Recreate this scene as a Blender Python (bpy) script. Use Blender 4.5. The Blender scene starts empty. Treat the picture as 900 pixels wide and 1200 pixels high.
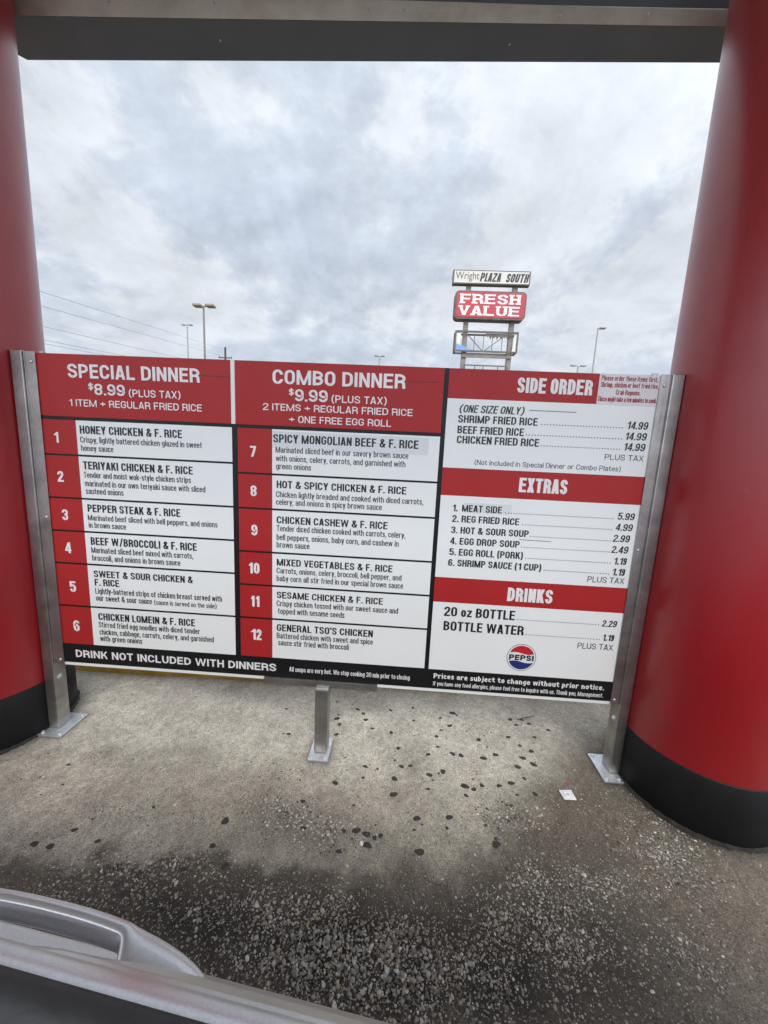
import bpy, math, random
import numpy as np
from mathutils import Vector, Matrix

random.seed(7)
SC = bpy.context.scene
COL = SC.collection
R = math.radians

# ------------------------------------------------------------------ camera
CAM_LOC = (1.467, -1.465, 1.329)
PITCH, YAW, ROLL = 0.157, -0.042, -0.047
def make_camera():
    cp, sp, cy, sy = math.cos(PITCH), math.sin(PITCH), math.cos(YAW), math.sin(YAW)
    f = Vector((sy*cp, cy*cp, -sp)); r = Vector((cy, -sy, 0)); d = f.cross(r)
    r2 = r*math.cos(ROLL) + d*math.sin(ROLL); d2 = -r*math.sin(ROLL) + d*math.cos(ROLL)
    m = Matrix.Identity(4)
    for i in range(3):
        m[i][0] = r2[i]; m[i][1] = -d2[i]; m[i][2] = -f[i]; m[i][3] = CAM_LOC[i]
    c = bpy.data.cameras.new('camera'); o = bpy.data.objects.new('camera', c)
    COL.objects.link(o); o.matrix_world = m
    c.sensor_fit = 'HORIZONTAL'; c.sensor_width = 36; c.lens = 433/900*36
    c.clip_start = 0.02; c.clip_end = 2000
    SC.camera = o
make_camera()

# ------------------------------------------------------------------ light
SUN_EL, SUN_AZ = 48, 166          # azimuth (clockwise from +Y) where the sun stands: behind the viewer
SKY_STRENGTH = 0.1
EXPOSURE = 0.0
SC.view_settings.view_transform = 'Standard'; SC.view_settings.look = 'None'
SC.view_settings.exposure = EXPOSURE; SC.view_settings.gamma = 1
SC.view_settings.use_curve_mapping = False

class NT:
    """small helper to wire shader nodes"""
    def __init__(s, tree): s.t = tree; s.n = tree.nodes; s.l = tree.links
    def new(s, typ, **kw):
        n = s.n.new(typ)
        for k, v in kw.items():
            if k.startswith('i_'): n.inputs[k[2:].replace('_', ' ')].default_value = v
            else: setattr(n, k, v)
        return n
    def put(s, sock, v):
        if hasattr(v, 'is_linked') or hasattr(v, 'links'): s.l.new(v, sock)
        else: sock.default_value = v
    def math(s, op, a, b=0.0, c=None, clamp=False):
        n = s.n.new('ShaderNodeMath'); n.operation = op; n.use_clamp = clamp
        s.put(n.inputs[0], a); s.put(n.inputs[1], b)
        if c is not None: s.put(n.inputs[2], c)
        return n.outputs[0]
    def mix(s, f, a, b, blend='MIX'):
        n = s.n.new('ShaderNodeMix'); n.data_type = 'RGBA'; n.blend_type = blend
        s.put(n.inputs[0], f); s.put(n.inputs[6], a); s.put(n.inputs[7], b)
        return n.outputs[2]
    def noise(s, vec, scale, detail=4, rough=.55, dist=0.0, dims='3D'):
        n = s.n.new('ShaderNodeTexNoise'); n.noise_dimensions = dims
        n.inputs['Scale'].default_value = scale; n.inputs['Detail'].default_value = detail
        n.inputs['Roughness'].default_value = rough; n.inputs['Distortion'].default_value = dist
        if vec is not None: s.l.new(vec, n.inputs['Vector'])
        return n.outputs['Fac']
    def ramp(s, fac, stops, interp='LINEAR'):
        n = s.n.new('ShaderNodeValToRGB'); n.color_ramp.interpolation = interp
        e = n.color_ramp.elements
        while len(e) < len(stops): e.new(.5)
        for i, (p, c) in enumerate(stops):
            e[i].position = p; e[i].color = (*c, 1) if len(c) == 3 else c
        s.l.new(fac, n.inputs[0]); return n.outputs[0]
    def maprange(s, v, a, b, c=0.0, d=1.0, smooth=True):
        n = s.n.new('ShaderNodeMapRange'); n.interpolation_type = 'SMOOTHSTEP' if smooth else 'LINEAR'
        s.put(n.inputs[0], v); n.inputs[1].default_value = a; n.inputs[2].default_value = b
        n.inputs[3].default_value = c; n.inputs[4].default_value = d
        return n.outputs[0]

def make_world():
    w = bpy.data.worlds.new('World'); SC.world = w; w.use_nodes = True
    t = NT(w.node_tree); t.n.clear()
    out = t.new('ShaderNodeOutputWorld'); bg = t.new('ShaderNodeBackground')
    bg.inputs['Strength'].default_value = SKY_STRENGTH
    sky = t.new('ShaderNodeTexSky'); sky.sky_type = 'NISHITA'; sky.sun_disc = False
    sky.sun_elevation = R(SUN_EL); sky.sun_rotation = R(SUN_AZ)
    tc = t.new('ShaderNodeTexCoord'); sep = t.new('ShaderNodeSeparateXYZ')
    t.l.new(tc.outputs['Generated'], sep.inputs[0])
    z = t.math('ADD', t.math('MAXIMUM', sep.outputs[2], 0.0), 0.42)
    u = t.math('DIVIDE', sep.outputs[0], z); v = t.math('DIVIDE', sep.outputs[1], z)
    cmb = t.new('ShaderNodeCombineXYZ'); t.l.new(u, cmb.inputs[0]); t.l.new(v, cmb.inputs[1]); cmb.inputs[2].default_value = SKY_SEED
    vec = cmb.outputs[0]
    def off(dx, dy, dz):
        n = t.new('ShaderNodeVectorMath', operation='ADD'); t.l.new(vec, n.inputs[0]); n.inputs[1].default_value = (dx, dy, dz); return n.outputs[0]
    def puff(vv): return t.noise(vv, 2.6, 11, .60, .15)
    p0 = puff(vec); p1 = puff(off(.02, .05, 0))
    lit = t.math('SUBTRACT', p0, p1)                     # brighter on the side of a puff that faces up and away
    big = t.noise(off(3, 1, 2), 1.1, 4, .5, .2)
    body = t.math('ADD', t.math('MULTIPLY', p0, .62), t.math('MULTIPLY', big, .38))
    cloud = t.ramp(body, [(.34, (5.6, 6.45, 7.8)), (.455, (6.2, 6.9, 8.0)), (.485, (6.5, 7.2, 8.2)), (.525, (7.6, 8.05, 8.7)), (.58, (7.2, 7.7, 8.4)), (.68, (6.4, 7.0, 7.9))])
    shade = t.math('ADD', 1.0, t.math('MULTIPLY', lit, 1.3))
    cs = t.new('ShaderNodeVectorMath', operation='SCALE'); t.l.new(cloud, cs.inputs[0]); t.l.new(shade, cs.inputs['Scale'])
    gap = t.noise(off(7, 2, 5), 2.2, 9, .62, .3)
    gapm = t.math('MULTIPLY', t.maprange(gap, .58, .70, 0, .8), t.maprange(body, .54, .44, 0, 1))
    blue = t.mix(.45, sky.outputs[0], (4.2, 5.3, 7.9, 1))
    col = t.mix(gapm, cs.outputs[0], blue)
    # pale air low over the horizon
    hz = t.maprange(sep.outputs[2], 0.0, 0.34, .65, 0.0)
    col = t.mix(hz, col, (5.8, 6.5, 7.5, 1))
    # thinner, brighter cloud towards the hidden sun (behind the viewer)
    sd = Vector((math.sin(R(SUN_AZ))*math.cos(R(SUN_EL)), math.cos(R(SUN_AZ))*math.cos(R(SUN_EL)), math.sin(R(SUN_EL))))
    dp = t.new('ShaderNodeVectorMath', operation='DOT_PRODUCT'); t.l.new(tc.outputs['Generated'], dp.inputs[0]); dp.inputs[1].default_value = sd
    gain = t.maprange(dp.outputs['Value'], -.2, .95, 1.0, SUNSIDE_GAIN)
    col2 = t.new('ShaderNodeVectorMath', operation='SCALE'); t.l.new(col, col2.inputs[0]); t.l.new(gain, col2.inputs['Scale'])
    t.l.new(col2.outputs[0], bg.inputs['Color']); t.l.new(bg.outputs[0], out.inputs[0])
SKY_SEED = 3.7
SUNSIDE_GAIN = 2.9
make_world()

def make_sun():
    l = bpy.data.lights.new('sun', 'SUN'); l.energy = 1.5; l.angle = R(18); l.color = (1.0, .95, .87)
    o = bpy.data.objects.new('sun', l); COL.objects.link(o); o.location = (0, -20, 20)
    az, el = R(SUN_AZ), R(SUN_EL)
    d = -Vector((math.sin(az)*math.cos(el), math.cos(az)*math.cos(el), math.sin(el)))
    o.rotation_euler = d.to_track_quat('-Z', 'Y').to_euler()
make_sun()

# ------------------------------------------------------------------ object helpers
def link(name, me, mats, parent=None):
    o = bpy.data.objects.new(name, me); COL.objects.link(o)
    for m in (mats if isinstance(mats, (list, tuple)) else [mats]): me.materials.append(m)
    if parent: o.parent = parent
    return o
def tag(o, label=None, cat=None, group=None, kind=None):
    if label: o['label'] = label
    if cat: o['category'] = cat
    if group: o['group'] = group
    if kind: o['kind'] = kind
    return o
def empty(name, loc=(0, 0, 0), rz=0.0):
    o = bpy.data.objects.new(name, None); COL.objects.link(o); o.location = loc
    o.rotation_euler = (0, 0, rz); o.empty_display_size = .1
    return o

class MB:
    """collects shapes, then makes ONE mesh object"""
    def __init__(s): s.v = []; s.f = []; s.sm = []
    def add(s, verts, faces, smooth=False):
        b = len(s.v); s.v += [tuple(v) for v in verts]
        s.f += [tuple(i+b for i in f) for f in faces]; s.sm += [smooth]*len(faces); return s
    def box(s, x0, x1, y0, y1, z0, z1):
        v = [(x, y, z) for x in (x0, x1) for y in (y0, y1) for z in (z0, z1)]
        return s.add(v, [(0, 1, 3, 2), (4, 6, 7, 5), (0, 4, 5, 1), (2, 3, 7, 6), (0, 2, 6, 4), (1, 5, 7, 3)])
    def bar(s, a, b, w, h=None, up=(0, 0, 1)):
        a, b = Vector(a), Vector(b); h = h or w; d = (b-a).normalized(); u = Vector(up)
        if abs(d.dot(u)) > .95: u = Vector((0, 1, 0))
        x = d.cross(u).normalized()*w/2; y = x.cross(d).normalized()*h/2
        v = [p+q for p in (a, b) for q in (x+y, -x+y, -x-y, x-y)]
        return s.add(v, [(3, 2, 1, 0), (4, 5, 6, 7), (0, 1, 5, 4), (1, 2, 6, 5), (2, 3, 7, 6), (3, 0, 4, 7)])
    def tube(s, pts, rad, n=10, cap=True):
        pts = [Vector(p) for p in pts]; rs = rad if isinstance(rad, (list, tuple)) else [rad]*len(pts)
        vs = []; fs = []; up = Vector((0, 0, 1))
        for i, p in enumerate(pts):
            d = (pts[min(i+1, len(pts)-1)]-pts[max(i-1, 0)]).normalized()
            a = up if abs(d.dot(up)) < .95 else Vector((0, 1, 0))
            x = d.cross(a).normalized(); y = x.cross(d)
            vs += [p+(x*math.cos(2*math.pi*k/n)+y*math.sin(2*math.pi*k/n))*rs[i] for k in range(n)]
        for i in range(len(pts)-1):
            for k in range(n): fs.append((i*n+k, i*n+(k+1) % n, (i+1)*n+(k+1) % n, (i+1)*n+k))
        s.add(vs, fs, True)
        if cap:
            s.add(vs[:n], [tuple(range(n))[::-1]]); s.add(vs[-n:], [tuple(range(n))])
        return s
    def lathe(s, prof, n=64, c=(0, 0), smooth=True):
        vs = [(c[0]+r*math.cos(2*math.pi*k/n), c[1]+r*math.sin(2*math.pi*k/n), z) for r, z in prof for k in range(n)]
        fs = [(i*n+k, i*n+(k+1) % n, (i+1)*n+(k+1) % n, (i+1)*n+k) for i in range(len(prof)-1) for k in range(n)]
        return s.add(vs, fs, smooth)
    def dome(s, c, r, h, axis='z', n=14):
        """low rounded head (screw, bolt) on a surface"""
        vs = []; fs = []
        prof = [(r, 0), (r, h*.35), (r*.8, h*.8), (r*.35, h)]
        for rr, hh in prof:
            for k in range(n):
                a, b = rr*math.cos(2*math.pi*k/n), rr*math.sin(2*math.pi*k/n)
                off = {'z': (a, b, hh), 'y': (a, -hh, b), 'x': (hh, a, b), '-z': (a, -b, -hh)}[axis]
                vs.append((c[0]+off[0], c[1]+off[1], c[2]+off[2]))
        for i in range(3):
            for k in range(n): fs.append((i*n+k, i*n+(k+1) % n, (i+1)*n+(k+1) % n, (i+1)*n+k))
        fs.append(tuple(3*n+k for k in range(n)))
        return s.add(vs, fs, True)
    def mesh(s, name):
        me = bpy.data.meshes.new(name); me.from_pydata(s.v, [], s.f); me.update()
        me.polygons.foreach_set('use_smooth', s.sm); return me
    def build(s, name, mat, parent=None, bevel=0.0, seg=2):
        me = s.mesh(name); o = link(name, me, mat, parent)
        if bevel:
            md = o.modifiers.new('bevel', 'BEVEL'); md.width = bevel; md.segments = seg; md.limit_method = 'ANGLE'; md.angle_limit = R(40)
        return o

# ------------------------------------------------------------------ materials
def principled(name):
    m = bpy.data.materials.new(name); m.use_nodes = True
    t = NT(m.node_tree); p = t.n['Principled BSDF']
    return m, t, p
def simple(name, col, rough=.5, metal=0.0, var=.08, vscale=6.0, bump=0.0, bscale=200.0, coat=0.0, spec=.5, stretch=(1, 1, 1)):
    m, t, p = principled(name)
    tc = t.new('ShaderNodeTexCoord'); mp = t.new('ShaderNodeMapping'); mp.inputs['Scale'].default_value = stretch
    t.l.new(tc.outputs['Object'], mp.inputs[0]); vec = mp.outputs[0]
    n = t.noise(vec, vscale, 6, .6)
    k = t.maprange(n, .3, .7, 1-var, 1+var*.6, smooth=False)
    c = t.mix(1.0, (*col, 1), k, 'MULTIPLY')
    t.l.new(c, p.inputs['Base Color'])
    p.inputs['Metallic'].default_value = metal
    t.l.new(t.maprange(t.noise(vec, vscale*2.3, 5), .3, .7, rough*.82, min(1, rough*1.18), smooth=False), p.inputs['Roughness'])
    p.inputs['Coat Weight'].default_value = coat; p.inputs['Specular IOR Level'].default_value = spec
    if bump:
        b = t.new('ShaderNodeBump'); b.inputs['Strength'].default_value = bump; b.inputs['Distance'].default_value = .002
        t.l.new(t.noise(vec, bscale, 3), b.inputs['Height']); t.l.new(b.outputs[0], p.inputs['Normal'])
    return m

M = {}
M['sign_red'] = simple('sign_red', (.40, .022, .022), .42, var=.07, vscale=3, bump=.03, bscale=60, spec=.25)
M['sign_white'] = simple('sign_white', (.82, .815, .79), .36, var=.03, vscale=2.5, bump=.03, bscale=60)
M['sign_black'] = simple('sign_black', (.011, .011, .012), .42, var=.1, spec=.25)
M['ink_black'] = simple('ink_black', (.012, .011, .011), .45, var=.02)
M['ink_white'] = simple('ink_white', (.80, .77, .76), .4, var=.05, vscale=9)
M['ink_red'] = simple('ink_red', (.33, .02, .03), .5, var=.02)
M['paper_patch'] = simple('paper_patch', (.70, .70, .70), .6, var=.03)
M['paper_notice'] = simple('paper_notice', (.72, .66, .66), .45, var=.04, vscale=8)
M['logo_red'] = simple('logo_red', (.52, .02, .025), .36, var=.02)
M['logo_blue'] = simple('logo_blue', (.02, .03, .16), .36, var=.02)
M['logo_ring'] = simple('logo_ring', (.18, .19, .26), .4, var=.02)
M['galvanised'] = simple('galvanised', (.62, .64, .66), .42, .75, var=.18, vscale=40)
M['band_black'] = simple('band_black', (.0068, .0070, .0075), .55, var=.3, vscale=5, bump=.16, bscale=90, spec=.28)
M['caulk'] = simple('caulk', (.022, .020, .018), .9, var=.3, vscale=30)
M['beam_grey'] = simple('beam_grey', (.136, .148, .160), .6, var=.10, vscale=3, bump=.08, bscale=140)
M['soffit'] = simple('soffit', (.78, .77, .74), .5, var=.05, vscale=2)
M['kerb_yellow'] = simple('kerb_yellow', (.55, .34, .05), .7, var=.35, vscale=9, bump=.3, bscale=80)
M['gum'] = simple('gum', (.036, .031, .028), .75, var=.5, vscale=90, bump=.4, bscale=300)
M['tyre'] = simple('tyre', (.02, .02, .02), .8, var=.2)
M['rubber'] = simple('rubber', (.012, .012, .013), .55, var=.3, vscale=14, bump=.2, bscale=160)
M['trim_plastic'] = simple('trim_plastic', (.009, .009, .010), .6, var=.25, vscale=20, bump=.2, bscale=300)
M['pole_steel'] = simple('pole_steel', (.24, .21, .18), .6, .2, var=.2, vscale=2)
M['pole_pale'] = simple('pole_pale', (.34, .34, .33), .6, .2, var=.1, vscale=2)
M['pole_wood'] = simple('pole_wood', (.09, .07, .055), .85, var=.3, vscale=3)
M['lamp_tan'] = simple('lamp_tan', (.30, .24, .17), .6, var=.1)
M['wire'] = simple('wire', (.24, .25, .265), .7, var=.05)
M['rust_frame'] = simple('rust_frame', (.15, .13, .11), .7, .2, var=.3, vscale=2)
M['plaza_white'] = simple('plaza_white', (.62, .59, .53), .45, var=.06, vscale=1.2)
M['plaza_red'] = simple('plaza_red', (.47, .035, .045), .45, var=.08, vscale=1)
M['plaza_text'] = simple('plaza_text', (.03, .03, .03), .5, var=.02)
M['plaza_brown'] = simple('plaza_brown', (.16, .10, .09), .5, var=.02)
M['plaza_letter'] = simple('plaza_letter', (.78, .74, .73), .5, var=.04)
M['blue_shard'] = simple('blue_shard', (.16, .34, .62), .5, var=.06)
M['pale_shard'] = simple('pale_shard', (.70, .68, .64), .5, var=.1)
M['litter_white'] = simple('litter_white', (.80, .79, .78), .55, var=.04, vscale=60)
M['litter_grey'] = simple('litter_grey', (.42, .41, .42), .6, var=.1)
M['litter_red'] = simple('litter_red', (.35, .05, .05), .7, var=.2)
M['twig'] = simple('twig', (.09, .065, .045), .85, var=.3, vscale=60)

def steel_mat():
    m, t, p = principled('stainless_steel')
    tc = t.new('ShaderNodeTexCoord'); mp = t.new('ShaderNodeMapping'); mp.inputs['Scale'].default_value = (60, 60, 1.2)
    t.l.new(tc.outputs['Object'], mp.inputs[0])
    streak = t.noise(mp.outputs[0], 3, 6, .65)
    smudge = t.noise(tc.outputs['Object'], 9, 6, .62, .4)
    base = t.ramp(smudge, [(.3, (.27, .255, .24)), (.5, (.41, .395, .38)), (.7, (.54, .53, .52))])
    base = t.mix(t.math('MULTIPLY', streak, .35), base, (.2, .18, .16, 1))
    t.l.new(base, p.inputs['Base Color']); p.inputs['Metallic'].default_value = .9
    t.l.new(t.maprange(streak, .3, .7, .3, .5, False), p.inputs['Roughness'])
    b = t.new('ShaderNodeBump'); b.inputs['Strength'].default_value = .08; b.inputs['Distance'].default_value = .001
    t.l.new(streak, b.inputs['Height']); t.l.new(b.outputs[0], p.inputs['Normal'])
    return m
M['steel'] = steel_mat()

def column_mat():
    m, t, p = principled('column_red')
    tc = t.new('ShaderNodeTexCoord'); v = tc.outputs['Object']
    n = t.noise(v, 3.5, 6, .6)
    c = t.mix(t.maprange(n, .35, .7, 0, .5), (.31, .008, .012, 1), (.25, .007, .011, 1))
    sp = t.new('ShaderNodeSeparateXYZ'); t.l.new(v, sp.inputs[0])
    st = t.new('ShaderNodeMapping'); st.inputs['Scale'].default_value = (9, 9, 1.1); t.l.new(v, st.inputs[0])
    low = t.maprange(sp.outputs[2], .25, .75, 1, 0)
    scuff = t.math('MULTIPLY', t.maprange(t.noise(st.outputs[0], 3.2, 8, .68), .56, .74, 0, .55), t.math('ADD', t.math('MULTIPLY', low, .75), .12))
    c = t.mix(scuff, c, (.10, .035, .03, 1))
    chips = t.maprange(t.noise(v, 34, 4, .6), .735, .75)
    c = t.mix(t.math('MULTIPLY', chips, .8), c, (.05, .01, .012, 1))
    dust = t.maprange(t.noise(v, 12, 8, .7), .58, .8, 0, .10)
    c = t.mix(dust, c, (.35, .22, .2, 1))
    t.l.new(c, p.inputs['Base Color'])
    t.l.new(t.maprange(t.noise(v, 7, 5), .3, .7, .30, .40, False), p.inputs['Roughness']); p.inputs['Coat Weight'].default_value = .5; p.inputs['Coat Roughness'].default_value = .30
    b = t.new('ShaderNodeBump'); b.inputs['Strength'].default_value = .16; b.inputs['Distance'].default_value = .002
    t.l.new(t.noise(v, 120, 3), b.inputs['Height']); t.l.new(b.outputs[0], p.inputs['Normal'])
    return m
M['column_red'] = column_mat()

def flashing_mat():
    m, t, p = principled('flashing')
    tc = t.new('ShaderNodeTexCoord'); v = tc.outputs['Object']
    c = t.ramp(t.noise(v, 5, 7, .65), [(.3, (.55, .50, .44)), (.6, (.76, .70, .63)), (.8, (.84, .79, .72))])
    t.l.new(c, p.inputs['Base Color']); p.inputs['Roughness'].default_value = .55; p.inputs['Metallic'].default_value = .15
    return m
M['flashing'] = flashing_mat()

def car_mat():
    m, t, p = principled('silver_paint')
    tc = t.new('ShaderNodeTexCoord'); v = tc.outputs['Object']
    fl = t.new('ShaderNodeTexVoronoi'); fl.inputs['Scale'].default_value = 900; t.l.new(v, fl.inputs['Vector'])
    k = t.new('ShaderNodeSeparateColor'); t.l.new(fl.outputs['Color'], k.inputs[0])
    dirt = t.noise(v, 9, 3, .5)
    c = t.mix(t.math('MULTIPLY', k.outputs[0], .45), (.55, .56, .58, 1), (.74, .75, .77, 1))
    c = t.mix(t.maprange(dirt, .5, .8, 0, .12), c, (.36, .35, .34, 1))
    t.l.new(c, p.inputs['Base Color']); p.inputs['Metallic'].default_value = .92
    t.l.new(t.maprange(dirt, .3, .7, .29, .34, False), p.inputs['Roughness'])
    p.inputs['Coat Weight'].default_value = .15; p.inputs['Coat Roughness'].default_value = .15
    return m
M['silver'] = car_mat()

# ------------------------------------------------------------------ value noise for the ground
def vnoise(x, y, seed=0):
    xi = np.floor(x).astype(np.int64); yi = np.floor(y).astype(np.int64); xf = x-xi; yf = y-yi
    def h(a, b):
        n = (a*374761393 + b*668265263 + seed*69069) & 0x7fffffff
        n = ((n ^ (n >> 13))*1274126177) & 0x7fffffff
        return ((n ^ (n >> 16)) & 0xffff)/65535.0
    u = xf*xf*(3-2*xf); w = yf*yf*(3-2*yf)
    return (h(xi, yi)*(1-u)+h(xi+1, yi)*u)*(1-w)+(h(xi, yi+1)*(1-u)+h(xi+1, yi+1)*u)*w
def fbm(x, y, sc, oct=5, seed=0, rough=.55):
    t = np.zeros_like(x); a = 1.0; s = 0.0
    for o in range(oct):
        t += a*vnoise(x*sc*2**o, y*sc*2**o, seed+o*17); s += a; a *= rough
    return t/s
def sstep(v, a, b):
    q = np.clip((v-a)/(b-a), 0, 1); return q*q*(3-2*q)
def gauss(x, y, cx, cy, sx, sy, rot=0.0):
    c, s = math.cos(rot), math.sin(rot); dx, dy = x-cx, y-cy
    return np.exp(-(((c*dx+s*dy)/sx)**2+((-s*dx+c*dy)/sy)**2))

# worn patches where the aggregate shows (x, y, half sizes, turn, how strongly)
WORN = [(1.45, -.69, .42, .10, -.02, 1.0), (1.15, -.60, .30, .07, .05, .75), (1.95, -.58, .22, .10, .1, .85),
        (1.95, -.475, .09, .07, .3, .8), (1.12, -.30, .20, .08, -.25, .75), (1.30, -.36, .12, .06, 0, .65),
        (1.93, -.25, .16, .07, .2, .6), (2.45, -.33, .15, .15, .5, .75), (2.22, -.44, .22, .06, .1, .7),
        (2.5, -.40, .10, .05, .2, .6), (.50, -.36, .20, .05, .2, .45), (.80, -.53, .30, .07, 0, .55),
        (.60, -.62, .30, .07, .1, .55), (2.30, -.60, .20, .08, .2, .55), (2.55, -.2, .08, .2, .4, .55), (1.55, .10, .30, .12, .2, .22),
        (.75, -.12, .30, .05, .1, .25), (1.6, -.88, .9, .14, 0, .85), (.95, -.15, .1, .04, .1, .3)]
def wornness(x, y):
    e = np.zeros_like(x)
    for cx, cy, sx, sy, r, k in WORN: e = np.maximum(e, k*gauss(x, y, cx, cy, sx*1.15, sy*1.15, r))
    return np.clip(e*(.55+.9*fbm(x, y, 9, 4, 5)), 0, 1)
def ground_fields(x, y):
    wob = fbm(x, y, 4.5, 6, 11)-.5; wob2 = fbm(x, y, 18, 4, 23)-.5
    edge = np.interp(x, [-.6, 0, .5, 1.1, 1.45, 1.75, 2.0, 2.2, 2.35, 3.4], [-.40, -.47, -.51, -.49, -.45, -.36, -.17, .02, .22, .5])
    wid = np.interp(x, [-.6, 1.3, 1.9, 2.4], [.035, .04, .13, .26])
    light = np.clip(sstep((y-edge+wob*.34+wob2*.10)/wid, -1, 1), 0, 1)
    # dirt tracked up the pad: the cleaner the farther from the lane
    far = np.clip(sstep(y+wob*.5, -.55, .25), 0, 1)*np.clip(1-sstep(x+wob*.4, 1.5, 2.5)*.55, 0, 1)
    light *= .60+.40*far
    light *= 1-.70*gauss(x, y, 1.14, -.33, .30, .11, -.2)*(.4+fbm(x, y, 7, 4, 31))
    light *= 1-.45*gauss(x, y, .30, -.12, .5, .05, .1)*np.clip(fbm(x, y, 12, 4, 37)*2-.6, 0, 1)
    light *= 1-.40*gauss(x, y, .62, -.06, .09, .03, .1)
    light *= 1-.5*np.clip(fbm(x, y, 5, 6, 43)*2.6-1.45, 0, 1)
    wear = wornness(x, y)
    oil = np.clip(1.15*gauss(x, y, 1.42, -.68, .55, .13, -.02)+.8*gauss(x, y, 1.95, -.60, .25, .12)+.5*gauss(x, y, .9, -.60, .3, .09), 0, 1)
    oil *= np.clip(.35+1.1*fbm(x, y, 6, 5, 41), 0, 1)
    return light, wear, oil

def ground_mat():
    m, t, p = principled('worn_concrete')
    tc = t.new('ShaderNodeTexCoord'); v = tc.outputs['Object']
    a = t.new('ShaderNodeAttribute', attribute_name='stain'); e = t.new('ShaderNodeAttribute', attribute_name='wear')
    base = a.outputs['Color']; wear = e.outputs['Fac']
    grain = t.noise(v, 420, 3, .7); blot = t.noise(v, 38, 7, .65)
    k = t.math('MULTIPLY', t.maprange(grain, .28, .72, .42, 1.55, False), t.maprange(blot, .3, .7, .74, 1.24, False))
    c = t.mix(1.0, base, k, 'MULTIPLY')
    # fine aggregate: small stones that are paler or darker than the paste
    vo = t.new('ShaderNodeTexVoronoi'); vo.inputs['Scale'].default_value = 190; vo.inputs['Randomness'].default_value = 1
    wv = t.new('ShaderNodeVectorMath', operation='ADD'); t.l.new(v, wv.inputs[0])
    nz = t.new('ShaderNodeTexNoise'); nz.inputs['Scale'].default_value = 120; t.l.new(v, nz.inputs['Vector'])
    sc = t.new('ShaderNodeVectorMath', operation='SCALE'); sc.inputs['Scale'].default_value = .006; t.l.new(nz.outputs['Color'], sc.inputs[0]); t.l.new(sc.outputs[0], wv.inputs[1])
    t.l.new(wv.outputs[0], vo.inputs['Vector'])
    rnd = t.new('ShaderNodeSeparateColor'); t.l.new(vo.outputs['Color'], rnd.inputs[0])
    stone = t.ramp(rnd.outputs[0], [(0, (.03, .027, .024)), (.3, (.12, .105, .09)), (.6, (.28, .255, .22)), (.88, (.45, .42, .38)), (1, (.62, .60, .56))])
    shape = t.maprange(vo.outputs['Distance'], .34, .44, 1, 0)
    some = t.maprange(t.math('SUBTRACT', rnd.outputs[1], t.math('MULTIPLY', wear, .6)), .20, .26, 1, 0)
    amt = t.math('MULTIPLY', t.math('MULTIPLY', shape, some), t.math('ADD', t.math('MULTIPLY', wear, .5), .55), clamp=True)
    vb = t.new('ShaderNodeTexVoronoi'); vb.inputs['Scale'].default_value = 85; t.l.new(wv.outputs[0], vb.inputs['Vector'])
    rb = t.new('ShaderNodeSeparateColor'); t.l.new(vb.outputs['Color'], rb.inputs[0])
    bigs = t.math('MULTIPLY', t.maprange(vb.outputs['Distance'], .27, .36, 1, 0), t.maprange(t.math('SUBTRACT', rb.outputs[1], t.math('MULTIPLY', wear, .55)), .05, .09, 1, 0))
    stone_b = t.ramp(rb.outputs[0], [(0, (.05, .043, .036)), (.35, (.16, .14, .115)), (.7, (.33, .30, .26)), (1, (.52, .49, .45))])
    # tiny dark and pale grains everywhere
    vg = t.new('ShaderNodeTexVoronoi'); vg.inputs['Scale'].default_value = 330; t.l.new(v, vg.inputs['Vector'])
    rg = t.new('ShaderNodeSeparateColor'); t.l.new(vg.outputs['Color'], rg.inputs[0])
    c = t.mix(t.maprange(rg.outputs[0], .86, .9, 0, .55), c, t.mix(1.0, base, (1.75, 1.75, 1.75, 1), 'MULTIPLY'))
    c = t.mix(t.maprange(rg.outputs[1], .84, .88, 0, .6), c, t.mix(1.0, base, (.3, .29, .28, 1), 'MULTIPLY'))
    c = t.mix(amt, c, stone)
    c = t.mix(t.math('MULTIPLY', bigs, .85), c, stone_b)
    amt = t.math('MAXIMUM', amt, bigs)
    # dark grit lying in the pores
    pit = t.maprange(t.noise(v, 150, 5, .7), .63, .72, 0, .75)
    c = t.mix(t.math('MULTIPLY', pit, t.math('ADD', .3, wear)), c, (.022, .019, .017, 1))
    t.l.new(c, p.inputs['Base Color'])
    t.l.new(t.maprange(blot, .3, .7, .72, .95, False), p.inputs['Roughness']); p.inputs['Specular IOR Level'].default_value = .3
    h = t.math('ADD', t.math('MULTIPLY', grain, .5), t.math('ADD', t.math('MULTIPLY', amt, 1.4), t.math('MULTIPLY', t.noise(v, 120, 4), .7)))
    b = t.new('ShaderNodeBump'); b.inputs['Strength'].default_value = .55; b.inputs['Distance'].default_value = .0025
    t.l.new(h, b.inputs['Height']); t.l.new(b.outputs[0], p.inputs['Normal'])
    return m

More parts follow.
